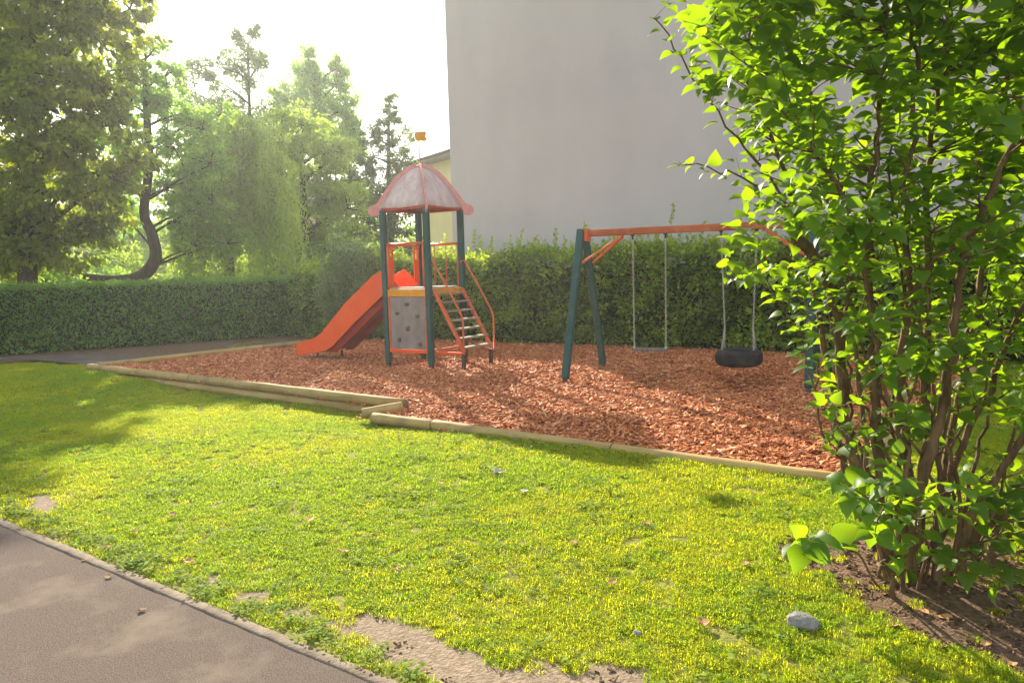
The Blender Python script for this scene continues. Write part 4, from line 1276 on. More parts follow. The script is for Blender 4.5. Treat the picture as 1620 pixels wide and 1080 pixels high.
# tall twin-topped tree
Y = 40.0
lb = [LP(483, 120, Y, 20, 40), LP(500, 150, Y, 24, 40), LP(532, 135, Y, 20, 36), LP(550, 170, Y, 22, 34), LP(465, 165, Y, 26, 34), LP(515, 190, Y, 40, 36), LP(440, 165, Y, 20, 20), LP(560, 205, Y, 20, 24), LP(470, 215, Y, 40, 34), LP(545, 240, Y, 30, 36), LP(488, 95, Y, 9, 24), LP(535, 108, Y, 8, 20)]
_, CNT['twin'] = tree('twin_topped_tree', 'tall twin topped tree rising highest above the other crowns', base_at(505, Y), P(500, 120, Y), lb, 0.20, M['leaf_b'], 'bark_dark', 25, 0.30, 1.0, 60, BT, clump=0.26, flat=1.1, droop=-0.3, shell=0.5)
# airy tree left of the tower roof
Y = 31.0
lb = [LP(617, 165, Y, 9, 22), LP(612, 195, Y, 19, 20), LP(595, 218, Y, 26, 22), LP(632, 222, Y, 24, 20), LP(585, 248, Y, 32, 26), LP(630, 258, Y, 30, 28), LP(570, 285, Y, 34, 32), LP(612, 297, Y, 40, 34), LP(640, 310, Y, 26, 34), LP(590, 335, Y, 36, 30), LP(632, 350, Y, 30, 30), LP(560, 360, Y, 32, 34), LP(605, 385, Y, 36, 28), LP(650, 385, Y, 18, 24)]
_, CNT['birch'] = tree('airy_tree', 'airy dark green tree with a thin pointed top behind the tower roof', base_at(612, Y), P(615, 190, Y), lb, 0.135, M['leaf_d'], 'bark_grey', 26, 0.17, 1.5, 60, BT, clump=0.25, shell=0.5)

# pale trees closing the gaps further back
Y = 44.0
for i, (px, top, w, lab) in enumerate([(205, 235, 52, 'hazy pale green tree seen behind the leaning tree'), (318, 225, 60, 'hazy pale green tree seen behind the willow strands'), (430, 215, 56, 'hazy pale green tree between the willow and the rounded tree'), (110, 260, 60, 'hazy pale green tree seen behind the maple branches'), (565, 270, 46, 'hazy pale green tree behind the airy tree')]):
    lb = [LP(px, top + 30, Y, w * .6, 36), LP(px - w * .5, top + 85, Y, w * .7, 50), LP(px + w * .5, top + 90, Y, w * .7, 50), LP(px, top + 140, Y, w, 55), LP(px - 20, top + 185, Y, w, 40), LP(px + 25, top + 190, Y, w, 40)]
    _, CNT['fill%d' % i] = tree('background_tree', lab, base_at(px, Y), P(px, top + 60, Y), lb, 0.26, M['leaf_w' if i % 2 else 'leaf_b'], 'bark_dark', 90 + i, 0.22, 0.32, 60, BT, clump=0.25)

# weeping willow: hanging strands
def willow(seed, Y, px_list, label):
    g_ = np.random.default_rng(seed)
    b = np.array(base_at(352, Y)); root = empty('willow_tree', b); tag(root, label, 'tree', BT)
    P_, D_, N_, L_, V_ = [], [], [], [], []
    mb = MB()
    tt = np.array(P(362, 270, Y)) - b
    mb.tube([(0, 0, -0.2), tt * 0.3 + np.array((.1, 0, 0)), tt * 0.65 + np.array((-.05, 0.1, 0)), tt], [0.2, 0.17, 0.14, 0.1], 9)
    for (px, py, rx, drop, cnt) in px_list:
        c = np.array(P(px, py, Y)); sc = Y / F_PX
        limb_mesh(mb, tt * 0.8, c - b, 0.08, 0.02, g_, 0.12)
        for _ in range(cnt // 7):
            an = g_.random() * 6.283; r_ = math.sqrt(g_.random())
            top0 = c + np.array((math.cos(an) * r_ * rx * sc, math.sin(an) * r_ * rx * sc * 0.9, g_.normal(0, 12) * sc + (1 - r_ * r_) * 16 * sc))
            len0 = drop * sc * g_.uniform(0.3, 1.1); tone = g_.normal(.48, .17)
            for _k in range(int(g_.integers(3, 10))):
                an2 = an + g_.normal(0, .5)
                top = top0 + g_.normal(size=3) * np.array((.16, .16, .12))
                ln2 = len0 * g_.uniform(.6, 1.1)
                k_ = max(5, int(ln2 / 0.032)); t = np.linspace(0, 1, k_)
                ox, oy = math.cos(an2), math.sin(an2); sp_ = 0.30 * ln2 * (1 - (1 - t) ** 2)
                cur = top + np.stack([ox * sp_, oy * sp_, 0.10 * ln2 * np.sin(t * 3.1) - ln2 * t ** 1.5], -1)
                cur += g_.normal(size=cur.shape) * 0.03
                P_.append(cur); D_.append(unit(g_.normal(size=cur.shape) * 0.5 + np.array((0, 0, -0.8)))); N_.append(unit(g_.normal(size=cur.shape) + np.array((ox * .5, oy * .5, .5))))
                L_.append(g_.uniform(.10, .19, k_)); V_.append(np.clip(tone + g_.normal(0, .13, k_), 0, 1))
    P_, D_, N_, L_, V_ = [np.concatenate(q) for q in (P_, D_, N_, L_, V_)]
    obj('crown', leaf_mesh('crown', P_ - b, D_, N_, L_, L_ * 0.32, V_), M['leaf_w'], root)
    mb.build('trunk', M['bark_dark'], root, smooth=True)
    return len(P_)
CNT['willow'] = willow(31, 24.0, [(352, 222, 30, 150, 119), (385, 205, 26, 120, 60), (425, 228, 26, 120, 60), (388, 242, 36, 170, 136), (300, 265, 28, 150, 102), (345, 275, 40, 150, 136), (405, 290, 38, 150, 136), (365, 320, 45, 120, 136), (320, 340, 34, 100, 102), (420, 340, 30, 100, 85), (290, 345, 24, 90, 68)], 'weeping willow with hanging yellow green strands beyond the clipped hedge')

# shrubs behind the clipped hedge
SH_ = [(-40, 20.2, 60, 52, 'leaf_b'), (30, 20.6, 45, 45, 'leaf_hedge_r'), (95, 20.9, 42, 36, 'leaf_b'), (165, 24.0, 36, 38, 'leaf_b'), (200, 26.5, 36, 55, 'leaf_w'), (300, 23.4, 40, 50, 'leaf_b'),
       (360, 24.0, 40, 58, 'leaf_w'), (420, 24.4, 42, 62, 'leaf_b'), (470, 24.4, 38, 55, 'leaf_d')]
SHL = ['bright green shrub under the maple, beside the hedge end', 'dark green shrub under the maple, behind the clipped hedge', 'bright green low shrub where the leaning trunk starts', 'light green shrub behind the lying part of the leaning trunk',
       'tall yellow green shrub behind the curved trunk', 'light green shrub right of the curved trunk', 'yellow green shrub under the willow strands', 'light green shrub between willow and rounded tree', 'blue green shrub below the rounded tree']
for i, (px, Y, wpx, hpx, lm) in enumerate(SH_):
    hpx *= 1.25
    lb = [LP(px, 445 - hpx * .45, Y, wpx * .7, hpx * .5), LP(px - wpx * .5, 452, Y, wpx * .6, hpx * .5), LP(px + wpx * .5, 450, Y, wpx * .6, hpx * .5), LP(px, 490, Y, wpx, 40)]
    b = base_at(px, Y)
    tree('shrub', SHL[i], b, (b[0], b[1], 0.9), lb, 0.11, M[lm], 'bark_dark', 40 + i, 0.05, 0.8, 50, 'shrubs behind the clipped hedge', 'shrub', clump=0.3, droop=0.0)

# distant wood that closes the view under the crowns
g_ = np.random.default_rng(77)
lb = []
for i in range(20):
    px = -260 + i * 52
    lb.append(LP(px, 395 + g_.uniform(-18, 10), 62 + g_.uniform(-4, 4), 44, 40, 30)); lb.append(LP(px + 20, 440, 60, 44, 36, 30))
p_, d_, n_, l_, v_, _c = lobes_cloud(g_, lb, 0.30, 0.42, 0.3, 0.8, 0.1, 60, 0.5)
o = obj('far_wood', leaf_mesh('far_wood', p_, d_, n_, l_, l_ * .6, v_), M['leaf_b']); tag(o, 'distant green wood seen between the trunks', kind='stuff')

# ------------------------------------------------------------------ hedges
def hedge(name, label, a, d, length, thick, height, leaf, mat, seed, per_m2, rough, sprigs=0, nrm=None, htfun=None, clumpy=False):
    """a = foot of the front face, d = direction, the hedge body lies behind the face"""
    g_ = np.random.default_rng(seed)
    b = np.array((a[0], a[1], 0.0)); d3 = np.array((d[0], d[1], 0)); n3 = np.array((nrm[0], nrm[1], 0))   # n3 towards the camera
    root = empty(name, tuple(b)); tag(root, label, 'hedge')
    # dark twiggy body just inside the leaves
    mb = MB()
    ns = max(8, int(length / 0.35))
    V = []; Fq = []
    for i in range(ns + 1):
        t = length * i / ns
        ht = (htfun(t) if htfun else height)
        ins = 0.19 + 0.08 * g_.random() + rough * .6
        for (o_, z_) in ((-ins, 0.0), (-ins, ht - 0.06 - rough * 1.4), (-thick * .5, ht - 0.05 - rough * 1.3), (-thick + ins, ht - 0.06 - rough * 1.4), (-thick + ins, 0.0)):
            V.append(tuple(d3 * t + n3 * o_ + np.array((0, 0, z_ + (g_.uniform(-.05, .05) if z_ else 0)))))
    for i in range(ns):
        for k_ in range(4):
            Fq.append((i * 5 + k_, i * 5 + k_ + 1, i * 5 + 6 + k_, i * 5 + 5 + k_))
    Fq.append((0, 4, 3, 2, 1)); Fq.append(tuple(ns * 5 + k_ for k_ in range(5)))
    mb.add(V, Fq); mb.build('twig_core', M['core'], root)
    # leaves on front, top, ends
    def face(n_, kind):
        t = g_.random(n_) * length
        ht = htfun(t) if htfun else np.full(n_, height)
        if kind == 'front':
            z = 0.02 + g_.random(n_) * (ht - 0.02)
            wob = rough * (fnoise(t * 1.0, z, 2.4) - 0.5) * 2 + rough * .5 * (vnoise(t + 40, z, 7) - .5)
            off = -0.10 + wob - np.abs(g_.normal(0, 0.05 + rough * .35, n_)) + .03 - 0.05 * np.clip((z - ht + 0.12) / 0.12, 0, 1) ** 2
            p_ = d3 * t[:, None] + n3 * off[:, None]; p_[:, 2] = z
            out_ = n3
        elif kind == 'top':
            off = -thick * g_.random(n_)
            p_ = d3 * t[:, None] + n3 * off[:, None]
            p_[:, 2] = ht - 0.03 - np.abs(g_.normal(0, .05, n_)) + rough * (fnoise(t, off + 9, 2.6) - 0.5) * 2 + g_.normal(0, .02 + rough * .2, n_)
            out_ = np.array((0, 0, 1.0))
        if clumpy and kind == 'front':
            nc_ = int(n_ / 34); ci_ = g_.integers(0, nc_, n_)
            ct = g_.random(nc_) * length; cz = 0.05 + g_.random(nc_) * (np.asarray(htfun(ct)) - 0.12)
            co = -0.16 + rough * (fnoise(ct, cz, 2.0) - 0.5) * 2.2 + np.abs(g_.normal(0, .07, nc_)) - 0.14 * np.clip((cz - htfun(ct) + 0.35) / 0.35, 0, 1) ** 2
            cen = d3 * ct[:, None] + n3 * co[:, None]; cen[:, 2] = cz
            of = g_.normal(size=(n_, 3)) * np.array((.095, .095, .075))
            p_ = cen[ci_] + of; t = ct[ci_]
            p_[:, 2] = np.clip(p_[:, 2], 0.02, None)
            rad_ = unit(of + n3 * .10 + np.array((0, 0, .03)))
            dd = unit(rad_ * .8 + g_.normal(size=(n_, 3)) * 0.45 + np.array((0, 0, -.1)))
            nn_ = unit(n3 * .35 + np.array((0, 0, .8)) + g_.normal(size=(n_, 3)) * 0.5)
            ctone = g_.normal(.40, .27, nc_)
            return p_, dd, nn_, leaf * g_.uniform(.6, 1.3, n_), np.clip(ctone[ci_] + g_.normal(0, .14, n_), 0, 1)
        dd = unit(out_ * 0.45 + g_.normal(size=(n_, 3)) * 0.7 + np.array((0, 0, -0.25 if kind == 'front' else .1)))
        nn_ = unit(out_ * 0.5 + np.array((0, 0, 0.6)) + g_.normal(size=(n_, 3)) * 0.6)
        tone = 0.25 + 0.55 * fnoise(t * 1.3 + 3, p_[:, 2], 3.5) + g_.normal(0, .14, n_)
        return p_, dd, nn_, leaf * g_.uniform(.6, 1.3, n_), np.clip(tone, 0, 1)
    parts = [face(int(length * height * per_m2), 'front'), face(int(length * thick * per_m2 * 0.7), 'top')]
    if sprigs:
        for i in range(sprigs):
            t0 = g_.random() * length; o0 = -thick * g_.uniform(.1, .9); ht = htfun(t0) if htfun else height
            hh = g_.gamma(2.0, 0.075) + 0.06; k_ = int(hh / 0.012)
            tt = np.linspace(0, 1, k_); lean = g_.normal(0, .15, 2)
            p_ = d3 * t0 + n3 * o0 + np.stack([lean[0] * tt * hh, lean[1] * tt * hh, ht - 0.1 + tt * (hh + .1)], -1) + g_.normal(size=(k_, 3)) * np.array((.03, .03, .01)) * (1.2 - tt)[:, None]
            parts.append((p_, unit(g_.normal(size=(k_, 3)) * .7 + np.array((0, 0, .8))), unit(g_.normal(size=(k_, 3)) + np.array((0, 0, .4))), leaf * g_.uniform(.5, 1., k_), np.clip(g_.normal(.7, .15, k_), 0, 1)))
    p_, dd, nn_, l_, v_ = [np.concatenate(q) for q in zip(*parts)]
    obj('foliage', leaf_mesh('foliage', p_, dd, nn_, l_, l_ * 0.55, v_), mat, root)
    # a few stems showing at the foot
    for i in range(int(length / 0.9)):
        t0 = (i + g_.random()) * length / int(length / 0.9)
        mb = MB(); q = d3 * t0 + n3 * -0.13
        mb.tube([q + np.array((0, 0, -.05)), q + np.array((g_.normal(0, .03), g_.normal(0, .03), .3)), q + np.array((g_.normal(0, .06), 0, .6)) - n3 * .1], [.022, .018, .01], 6)
        mb.build('stem', M['bark_dark'], root, smooth=True)
    return len(p_)
lenL = float((HC - HL0) @ dl)
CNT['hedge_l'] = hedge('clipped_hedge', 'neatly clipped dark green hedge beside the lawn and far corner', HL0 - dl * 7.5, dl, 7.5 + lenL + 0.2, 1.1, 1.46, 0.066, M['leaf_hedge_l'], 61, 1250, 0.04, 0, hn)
hnr = np.array([-dr[1], dr[0]])
if hnr[1] > 0: hnr = -hnr
hs = HC - dr * 0.0
lenR = float((HR1 + dr * 6.5 - hs) @ dr)
def ht_r(t):
    return 1.72 + 0.16 * (vnoise(np.asarray(t), np.asarray(t) * 0 + 4, 0.9) - 0.5) + 0.05 * np.asarray(t) / 10
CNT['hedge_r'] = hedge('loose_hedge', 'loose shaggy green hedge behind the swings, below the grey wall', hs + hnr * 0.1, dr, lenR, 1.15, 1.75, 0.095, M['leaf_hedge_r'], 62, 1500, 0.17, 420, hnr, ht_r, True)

# grey-green shrub at the hedge corner, bright shrub behind the slide
def upright_shrub(name, label, px, Y, wpx, top_px, leaf, mat, seed, n_sh, bot=0.1, aspect=.3):
    g_ = np.random.default_rng(seed); b = np.array(P(px, 450, Y)); b[2] = 0
    topz = P(px, top_px, Y).z; sc = Y / F_PX
    root = empty(name, tuple(b)); tag(root, label, 'shrub')
    pr = []; mb = MB()
    for i in range(n_sh):
        an = g_.random() * 6.283; sp = math.sqrt(g_.random()) * wpx * sc
        hh = topz * g_.uniform(.55, 1.0) * (1 - 0.25 * (sp / (wpx * sc)) ** 2)
        base_ = np.array((math.cos(an) * sp * .35, math.sin(an) * sp * .25, 0)); tip = np.array((math.cos(an) * sp, math.sin(an) * sp * .6, hh))
        mid = (base_ + tip) / 2 + np.array((math.cos(an), math.sin(an), 0)) * sp * .15
        k_ = int(hh / 0.006); t = np.sort(g_.uniform(.12, 1, k_))
        cur = ((1 - t) ** 2)[:, None] * base_ + (2 * t * (1 - t))[:, None] * mid + (t ** 2)[:, None] * tip
        cur += g_.normal(size=(k_, 3)) * 0.06
        ax = unit(tip - base_)
        pr.append((cur, unit(ax * .5 + g_.normal(size=(k_, 3)) * .6), unit(g_.normal(size=(k_, 3)) + np.array((0, -.2, .6))), leaf * g_.uniform(.6, 1.3, k_), np.clip(g_.normal(.5, .12) + g_.normal(0, .15, k_), 0, 1)))
        mb.tube([base_, (base_ + mid * 2 + tip) / 4, tip], [.012, .008, .002], 5)
    p_, d_, n_, l_, v_ = [np.concatenate(q) for q in zip(*pr)]
    obj('foliage', leaf_mesh('foliage', p_, d_, n_, l_, l_ * aspect, v_), mat, root)
    mb.build('stems', M['bark_dark'], root, smooth=True)['kind'] = 'stuff'
    return len(p_)
CNT['corner'] = upright_shrub('corner_shrub', 'grey green upright shrub at the corner where the two hedges meet', 556, 17.0, 52, 352, 0.12, M['leaf_g'], 71, 80)
CNT['bright'] = upright_shrub('bright_shrub', 'bright yellow green shrub behind the top of the slide', 610, 16.9, 34, 378, 0.10, M['leaf_hedge_r'], 72, 46, aspect=.5)
print(CNT)

# ------------------------------------------------------------------ the leafy bush at the right
bush_b = G(1455, 925, 0.03)
bush = empty('leafy_bush', (bush_b.x, bush_b.y, 0.0))
tag(bush, 'large many stemmed bush with broad backlit green leaves on bare soil', 'bush')
BB = np.array((bush_b.x, bush_b.y, 0.0))
g_ = np.random.default_rng(91)
def pp(px, py, Y): return np.array(P(px, py, Y))
BY = bush_b.y
# (pixel path from foot to tip with distance), foot radius, tip radius
stems = [
    ([(1440, 905, BY), (1452, 790, BY - .05), (1485, 671, BY - .1), (1502, 588, BY - .1), (1512, 470, BY - .15), (1540, 370, BY - .2), (1583, 267, BY - .25), (1625, 150, BY - .3), (1650, 20, BY - .3)], .026, .008),
    ([(1520, 905, BY), (1532, 838, BY - .1), (1585, 740, BY - .2), (1640, 660, BY - .3), (1700, 520, BY - .4), (1740, 330, BY - .45)], .022, .007),
    ([(1425, 890, BY + .1), (1395, 790, BY + .1), (1384, 640, BY + .15), (1380, 500, BY + .1), (1376, 360, BY + .05), (1385, 250, BY), (1400, 120, BY), (1410, -40, BY)], .027, .007),
    ([(1410, 880, BY + .2), (1377, 774, BY + .2), (1340, 700, BY + .25), (1330, 600, BY + .3), (1318, 480, BY + .35), (1290, 410, BY + .3), (1262, 375, BY + .25), (1240, 328, BY + .2)], .03, .026),
    ([(1420, 880, BY + .25), (1360, 740, BY + .4), (1310, 600, BY + .5), (1292, 470, BY + .5), (1260, 330, BY + .45), (1215, 200, BY + .4), (1165, 90, BY + .35), (1125, -10, BY + .3)], .022, .004),
    ([(1450, 890, BY + .3), (1465, 700, BY + .35), (1466, 450, BY + .3), (1468, 278, BY + .25), (1480, 190, BY + .2), (1500, 60, BY + .2), (1510, -80, BY + .2)], .022, .006),
    ([(1470, 880, BY + .3), (1500, 720, BY + .4), (1530, 560, BY + .5), (1560, 400, BY + .5), (1575, 250, BY + .5), (1600, 60, BY + .5), (1610, -100, BY + .5)], .02, .006),
    ([(1400, 870, BY + .35), (1340, 760, BY + .5), (1320, 640, BY + .6), (1330, 520, BY + .65), (1350, 420, BY + .6), (1330, 300, BY + .6), (1290, 180, BY + .55), (1260, 40, BY + .5), (1250, -90, BY + .5)], .02, .005),
    ([(1480, 900, BY), (1490, 820, BY + .1), (1520, 700, BY + .2), (1590, 560, BY + .2), (1640, 420, BY + .2), (1690, 250, BY + .2), (1720, 60, BY + .2)], .02, .006),
    ([(1430, 890, BY + .1), (1440, 760, BY + .2), (1425, 620, BY + .1), (1440, 480, BY), (1430, 330, BY - .1), (1445, 180, BY - .1), (1450, 30, BY - .1), (1445, -110, BY - .1)], .021, .006),
    ([(1410, 890, BY + .1), (1385, 830, BY), (1352, 724, BY - .05), (1335, 690, BY - .05), (1300, 640, BY - .05), (1285, 600, BY - .05)], .016, .004),
    ([(1545, 900, BY + .2), (1600, 800, BY + .3), (1690, 650, BY + .4), (1760, 450, BY + .5), (1790, 250, BY + .5)], .02, .006),
    ([(1376, 420, BY + .05), (1340, 330, BY - .05), (1290, 240, BY - .1), (1230, 140, BY - .1), (1185, 60, BY - .1), (1160, -30, BY - .1)], .012, .003),
    ([(1384, 560, BY + .1), (1430, 470, BY - .1), (1520, 380, BY - .3), (1600, 330, BY - .4)], .013, .004),
    ([(1295, 420, BY + .3), (1230, 300, BY + .3), (1150, 195, BY + .25), (1090, 110, BY + .2), (1035, 30, BY + .15)], .008, .0022),
    ([(1265, 385, BY + .25), (1240, 410, BY + .2), (1190, 425, BY + .15), (1150, 440, BY + .1)], .007, .002),
    ([(1270, 340, BY + .4), (1200, 290, BY + .3), (1130, 268, BY + .25), (1070, 258, BY + .2)], .006, .002),
    ([(1420, 905, BY - .1), (1400, 890, BY - .2), (1392, 905, BY - .3), (1420, 935, BY - .35)], .012, .005),
    ([(1400, 880, BY), (1340, 850, BY - .05), (1290, 850, BY - .1), (1262, 858, BY - .15)], .006, .002),
    ([(1450, 930, BY - .05), (1462, 870, BY - .15), (1450, 830, BY - .25), (1405, 800, BY - .3)], .008, .003),
    ([(1480, 930, BY - .05), (1500, 890, BY - .2), (1545, 880, BY - .3), (1590, 900, BY - .35)], .008, .003),
]
for i in range(18):                              # thinner crooked stems between the main ones
    x0_ = g_.uniform(1395, 1530); sl_ = (x0_ - 1455) * g_.uniform(1.0, 3.0) + g_.normal(0, 50); Y0 = BY + g_.normal(.15, .15); dY = g_.normal(.15, .35)
    top = g_.uniform(60, 560); k_ = 6
    pth = [(x0_, g_.uniform(885, 915), Y0)]
    for j in range(1, k_):
        t = j / (k_ - 1)
        pth.append((x0_ + sl_ * t + g_.normal(0, 16), 900 + (top - 900) * t, Y0 + dY * t))
    stems.append((pth, g_.uniform(.008, .014), .003))
def catmull(pts_, sub):
    out_ = []
    for i in range(len(pts_) - 1):
        p0, p1, p2, p3 = pts_[max(i - 1, 0)], pts_[i], pts_[i + 1], pts_[min(i + 2, len(pts_) - 1)]
        for s_ in range(sub):
            t = s_ / sub
            out_.append(0.5 * ((2 * p1) + (-p0 + p2) * t + (2 * p0 - 5 * p1 + 4 * p2 - p3) * t * t + (-p0 + 3 * p1 - 3 * p2 + p3) * t ** 3))
    out_.append(pts_[-1]); return out_
SP_all, SP_stem, SP_rad = [], [], []
stem_mb = []
for si, (pth, ra, rb) in enumerate(stems):
    q = [pp(*w_) for w_ in pth]
    if pth[0][1] > 860: q[0][2] = min(q[0][2], 0.0) - 0.03
    cv = catmull(q, 5); n_ = len(cv)
    cv = [c + g_.normal(size=3) * 0.009 * min(1, i / 4) for i, c in enumerate(cv)]
    rr_ = [ra + (rb - ra) * (i / (n_ - 1)) for i in range(n_)]
    rr_ = [r_ * (1 + g_.uniform(-.14, .16)) for r_ in rr_]
    mb = MB(); mb.tube([c - BB for c in cv], rr_, 9)
    stem_mb.append(mb)
    for c, r_ in zip(cv, rr_):
        SP_all.append(c); SP_stem.append(si); SP_rad.append(r_)
SP_all = np.array(SP_all); SP_stem = np.array(SP_stem); SP_rad = np.array(SP_rad)
# cut stump beside the stems
mb = MB(); a_ = pp(1530, 860, BY + .1); b_ = pp(1578, 808, BY + .05)
mb.tube([a_ - BB, (a_ + b_) / 2 - BB, b_ - BB], [.034, .033, .03], 10); stem_mb.append(mb)

# shoots: leafy twigs through the crown
def left_edge(y_):
    return np.interp(y_, [-350, -50, 30, 100, 200, 300, 400, 470, 520, 600, 700, 760, 850, 900], [1090, 1060, 1075, 1090, 1135, 1150, 1185, 1215, 1265, 1280, 1275, 1310, 1390, 1410])
shoots = []       # (points, leaf spacing)
def add_shoot(a, tip, r_=0.004, stem_i=0, leaf_from=0.3, sp=0.045, size=0.085):
    a = np.array(a); tip = np.array(tip)
    mid = (a + tip) / 2 + np.array((0, 0, -0.04)) * np.linalg.norm(tip - a) + g_.normal(size=3) * 0.02
    t = np.linspace(0, 1, 7)[:, None]
    cv = (1 - t) ** 2 * a + 2 * t * (1 - t) * mid + t ** 2 * tip
    stem_mb[stem_i].tube([c - BB for c in cv], list(np.linspace(r_, r_ * .4, 7)), 5)
    shoots.append((cv, leaf_from, sp, size))
n_try = 0
while len(shoots) < 1450 and n_try < 20000:
    n_try += 1
    py = g_.uniform(-330, 860); px = g_.uniform(1040, 1860)
    le = left_edge(py)
    if px < le + abs(g_.normal(0, 22)): continue
    dens = np.interp(py, [-330, 100, 330, 420, 520, 640, 720, 860], [1, 1, .9, .55, .48, .52, .46, .30])
    if px < le + 90: dens = max(dens, 0.75 if py < 740 else .35)
    if px > 1480 and 350 < py < 820: dens *= 1.25
    if 1290 < px < 1440 and 420 < py < 640: dens *= .45
    if g_.random() > dens: continue
    Yd = BY + g_.normal(0.18, 0.36)
    Yd = min(max(Yd, BY - .62), BY + 1.0)
    tip = pp(px, py, Yd)
    # nearest stem point that lies lower
    dv = SP_all - tip
    cost = np.linalg.norm(dv, axis=1) + np.where(dv[:, 2] > -0.05, 1.5, 0)
    j = int(np.argmin(cost)); a = SP_all[j]
    if np.linalg.norm(tip - a) > 0.75 or np.linalg.norm(tip - a) < 0.06: continue
    sz = np.interp(py, [-200, 300, 600, 850], [.094, .094, .08, .095]) * (0.85 if px < le + 80 and py > 250 else 1)
    add_shoot(a, tip, min(0.006, SP_rad[j] * .5), SP_stem[j], 0.2, 0.046, sz)
for (px, py) in [(1285, 852), (1335, 862), (1395, 815), (1415, 862), (1440, 842), (1475, 872), (1500, 905), (1535, 900), (1580, 930), (1555, 785), (1352, 800), (1332, 758), (1450, 905), (1515, 870), (1610, 880), (1600, 800), (1385, 850), (1425, 800)]:
    tip = pp(px, py, BY + g_.uniform(-.5, -.05))
    dv = SP_all - tip; cost = np.linalg.norm(dv, axis=1); j = int(np.argmin(cost))
    add_shoot(SP_all[j], tip, .004, SP_stem[j], 0.15, 0.036, 0.125)
# leafy tips of the stems themselves
for si, (pth, ra, rb) in enumerate(stems):
    if rb <= .008 and si not in (10, 17):
        idx_ = np.where(SP_stem == si)[0]
        shoots.append((SP_all[idx_[len(idx_) // 2:]], 0.0, 0.05, 0.088 if si not in (15, 16) else .075))
# big near leaves low down
leaf_P, leaf_D, leaf_N, leaf_S, leaf_V = [], [], [], [], []
for (cv, lf, sp, size) in shoots:
    seg = np.diff(cv, axis=0); sl_ = np.linalg.norm(seg, axis=1); tot = sl_.sum()
    cum = np.concatenate([[0], np.cumsum(sl_)])
    s_ = tot * lf + sp * 0.5; alt = g_.random() * 6.283
    tone = g_.normal(.5, .14)
    while s_ <= tot + 1e-6:
        k_ = min(int(np.searchsorted(cum, s_) - 1), len(sl_) - 1); k_ = max(k_, 0)
        fr = (s_ - cum[k_]) / max(sl_[k_], 1e-6)
        p0 = cv[k_] + seg[k_] * fr; ax = seg[k_] / max(sl_[k_], 1e-6)
        last = s_ + sp > tot
        for q in ((0, 1) if g_.random() < .8 else (0,)):
            an = alt + q * math.pi + g_.normal(0, .3)
            e1 = np.cross(ax, [0.3, .2, 1]); e1 /= np.linalg.norm(e1) + 1e-9; e2 = np.cross(ax, e1)
            rad_ = e1 * math.cos(an) + e2 * math.sin(an)
            d_ = rad_ * 0.9 + ax * (0.5 if not last else 1.1) + np.array((0, 0, -0.12)) + g_.normal(size=3) * .15
            d_ /= np.linalg.norm(d_)
            d_[2] = d_[2] * 0.55 - 0.08; d_ /= np.linalg.norm(d_)
            n_ = np.array((0, 0, 1.0)) + g_.normal(size=3) * 0.34 + ax * .15
            leaf_P.append(p0 + d_ * 0.012); leaf_D.append(d_); leaf_N.append(n_)
            grow = 0.55 + 0.45 * min(1, (tot - s_) / 0.15 + .25)
            leaf_S.append(size * grow * g_.uniform(.65, 1.25)); leaf_V.append(tone + g_.normal(0, .14))
        alt += math.pi / 2; s_ += sp * g_.uniform(.8, 1.25)
leaf_P = np.array(leaf_P); leaf_D = np.array(leaf_D); leaf_N = np.array(leaf_N); leaf_S = np.array(leaf_S); leaf_V = np.clip(np.array(leaf_V), 0, 1)

# one leaf: ovate, folded, arched, with a stalk
LT = [(0.0, .010, 0), (0.10, .014, 0), (0.14, .17, .006), (0.24, .30, .018), (0.40, .355, .03), (0.58, .315, .022), (0.75, .205, -.01), (0.89, .085, -.05), (1.0, .004, -.09)]
lv = []; lf_ = []
for (t, w, z) in LT:
    lv += [(t, -w, z + w * .13), (t, 0, z), (t, w, z + w * .13)]
for i in range(len(LT) - 1):
    a_ = i * 3
    lf_ += [(a_, a_ + 1, a_ + 4, a_ + 3), (a_ + 1, a_ + 2, a_ + 5, a_ + 4)]
lv = np.array(lv); lf_ = np.array(lf_)
variants = []
for q in range(6):
    me_ = mesh_np('leaf', lv * np.array((1, 0.85 + .06 * q, 1.0 + (q % 3) * .8)), lf_, np.full(len(lf_), 0.15 + 0.14 * q), smooth=True)
    me_.materials.append(M['leaf_bush']); variants.append(me_)
dn = unit(leaf_D); sd_ = unit(np.cross(leaf_N, dn)); nn_ = np.cross(dn, sd_)
u_, v__, w__ = px_np(leaf_P[:, 0], leaf_P[:, 1], leaf_P[:, 2])
vis = (u_ > 0) & (u_ < 1620) & (v__ > 0) & (v__ < 1080)
facing = np.abs(np.sum(nn_ * unit(leaf_P - np.array(CAM)), axis=1))
score = np.where(vis, leaf_S / w__ * (0.3 + facing), -1)
# the nearest, largest ones that are not hidden behind others
order = np.argsort(-score)
occ = {}
front = []
for i in np.argsort(w__):
    if not vis[i]: continue
    key = (int(u_[i] // 18), int(v__[i] // 18))
    c_ = occ.get(key, 0); occ[key] = c_ + 1
    if c_ == 0: front.append(i)
front = sorted(front, key=lambda i: -score[i])[:290]
single = np.zeros(len(leaf_P), bool); single[front] = True
for i in front:
    me_ = variants[int(np.clip(leaf_V[i] * 6, 0, 5))]
    o = bpy.data.objects.new('leaf', me_); C.objects.link(o); o.parent = bush
    rm = Matrix((dn[i], sd_[i], nn_[i])).transposed().to_4x4()
    o.matrix_local = Matrix.Translation(Vector(leaf_P[i] - BB)) @ rm @ Matrix.Scale(leaf_S[i], 4)
rest = np.where(~single)[0]
nv = len(lv)
RV = np.empty((len(rest), nv, 3))
wf = 0.85 + .3 * leaf_V[rest]
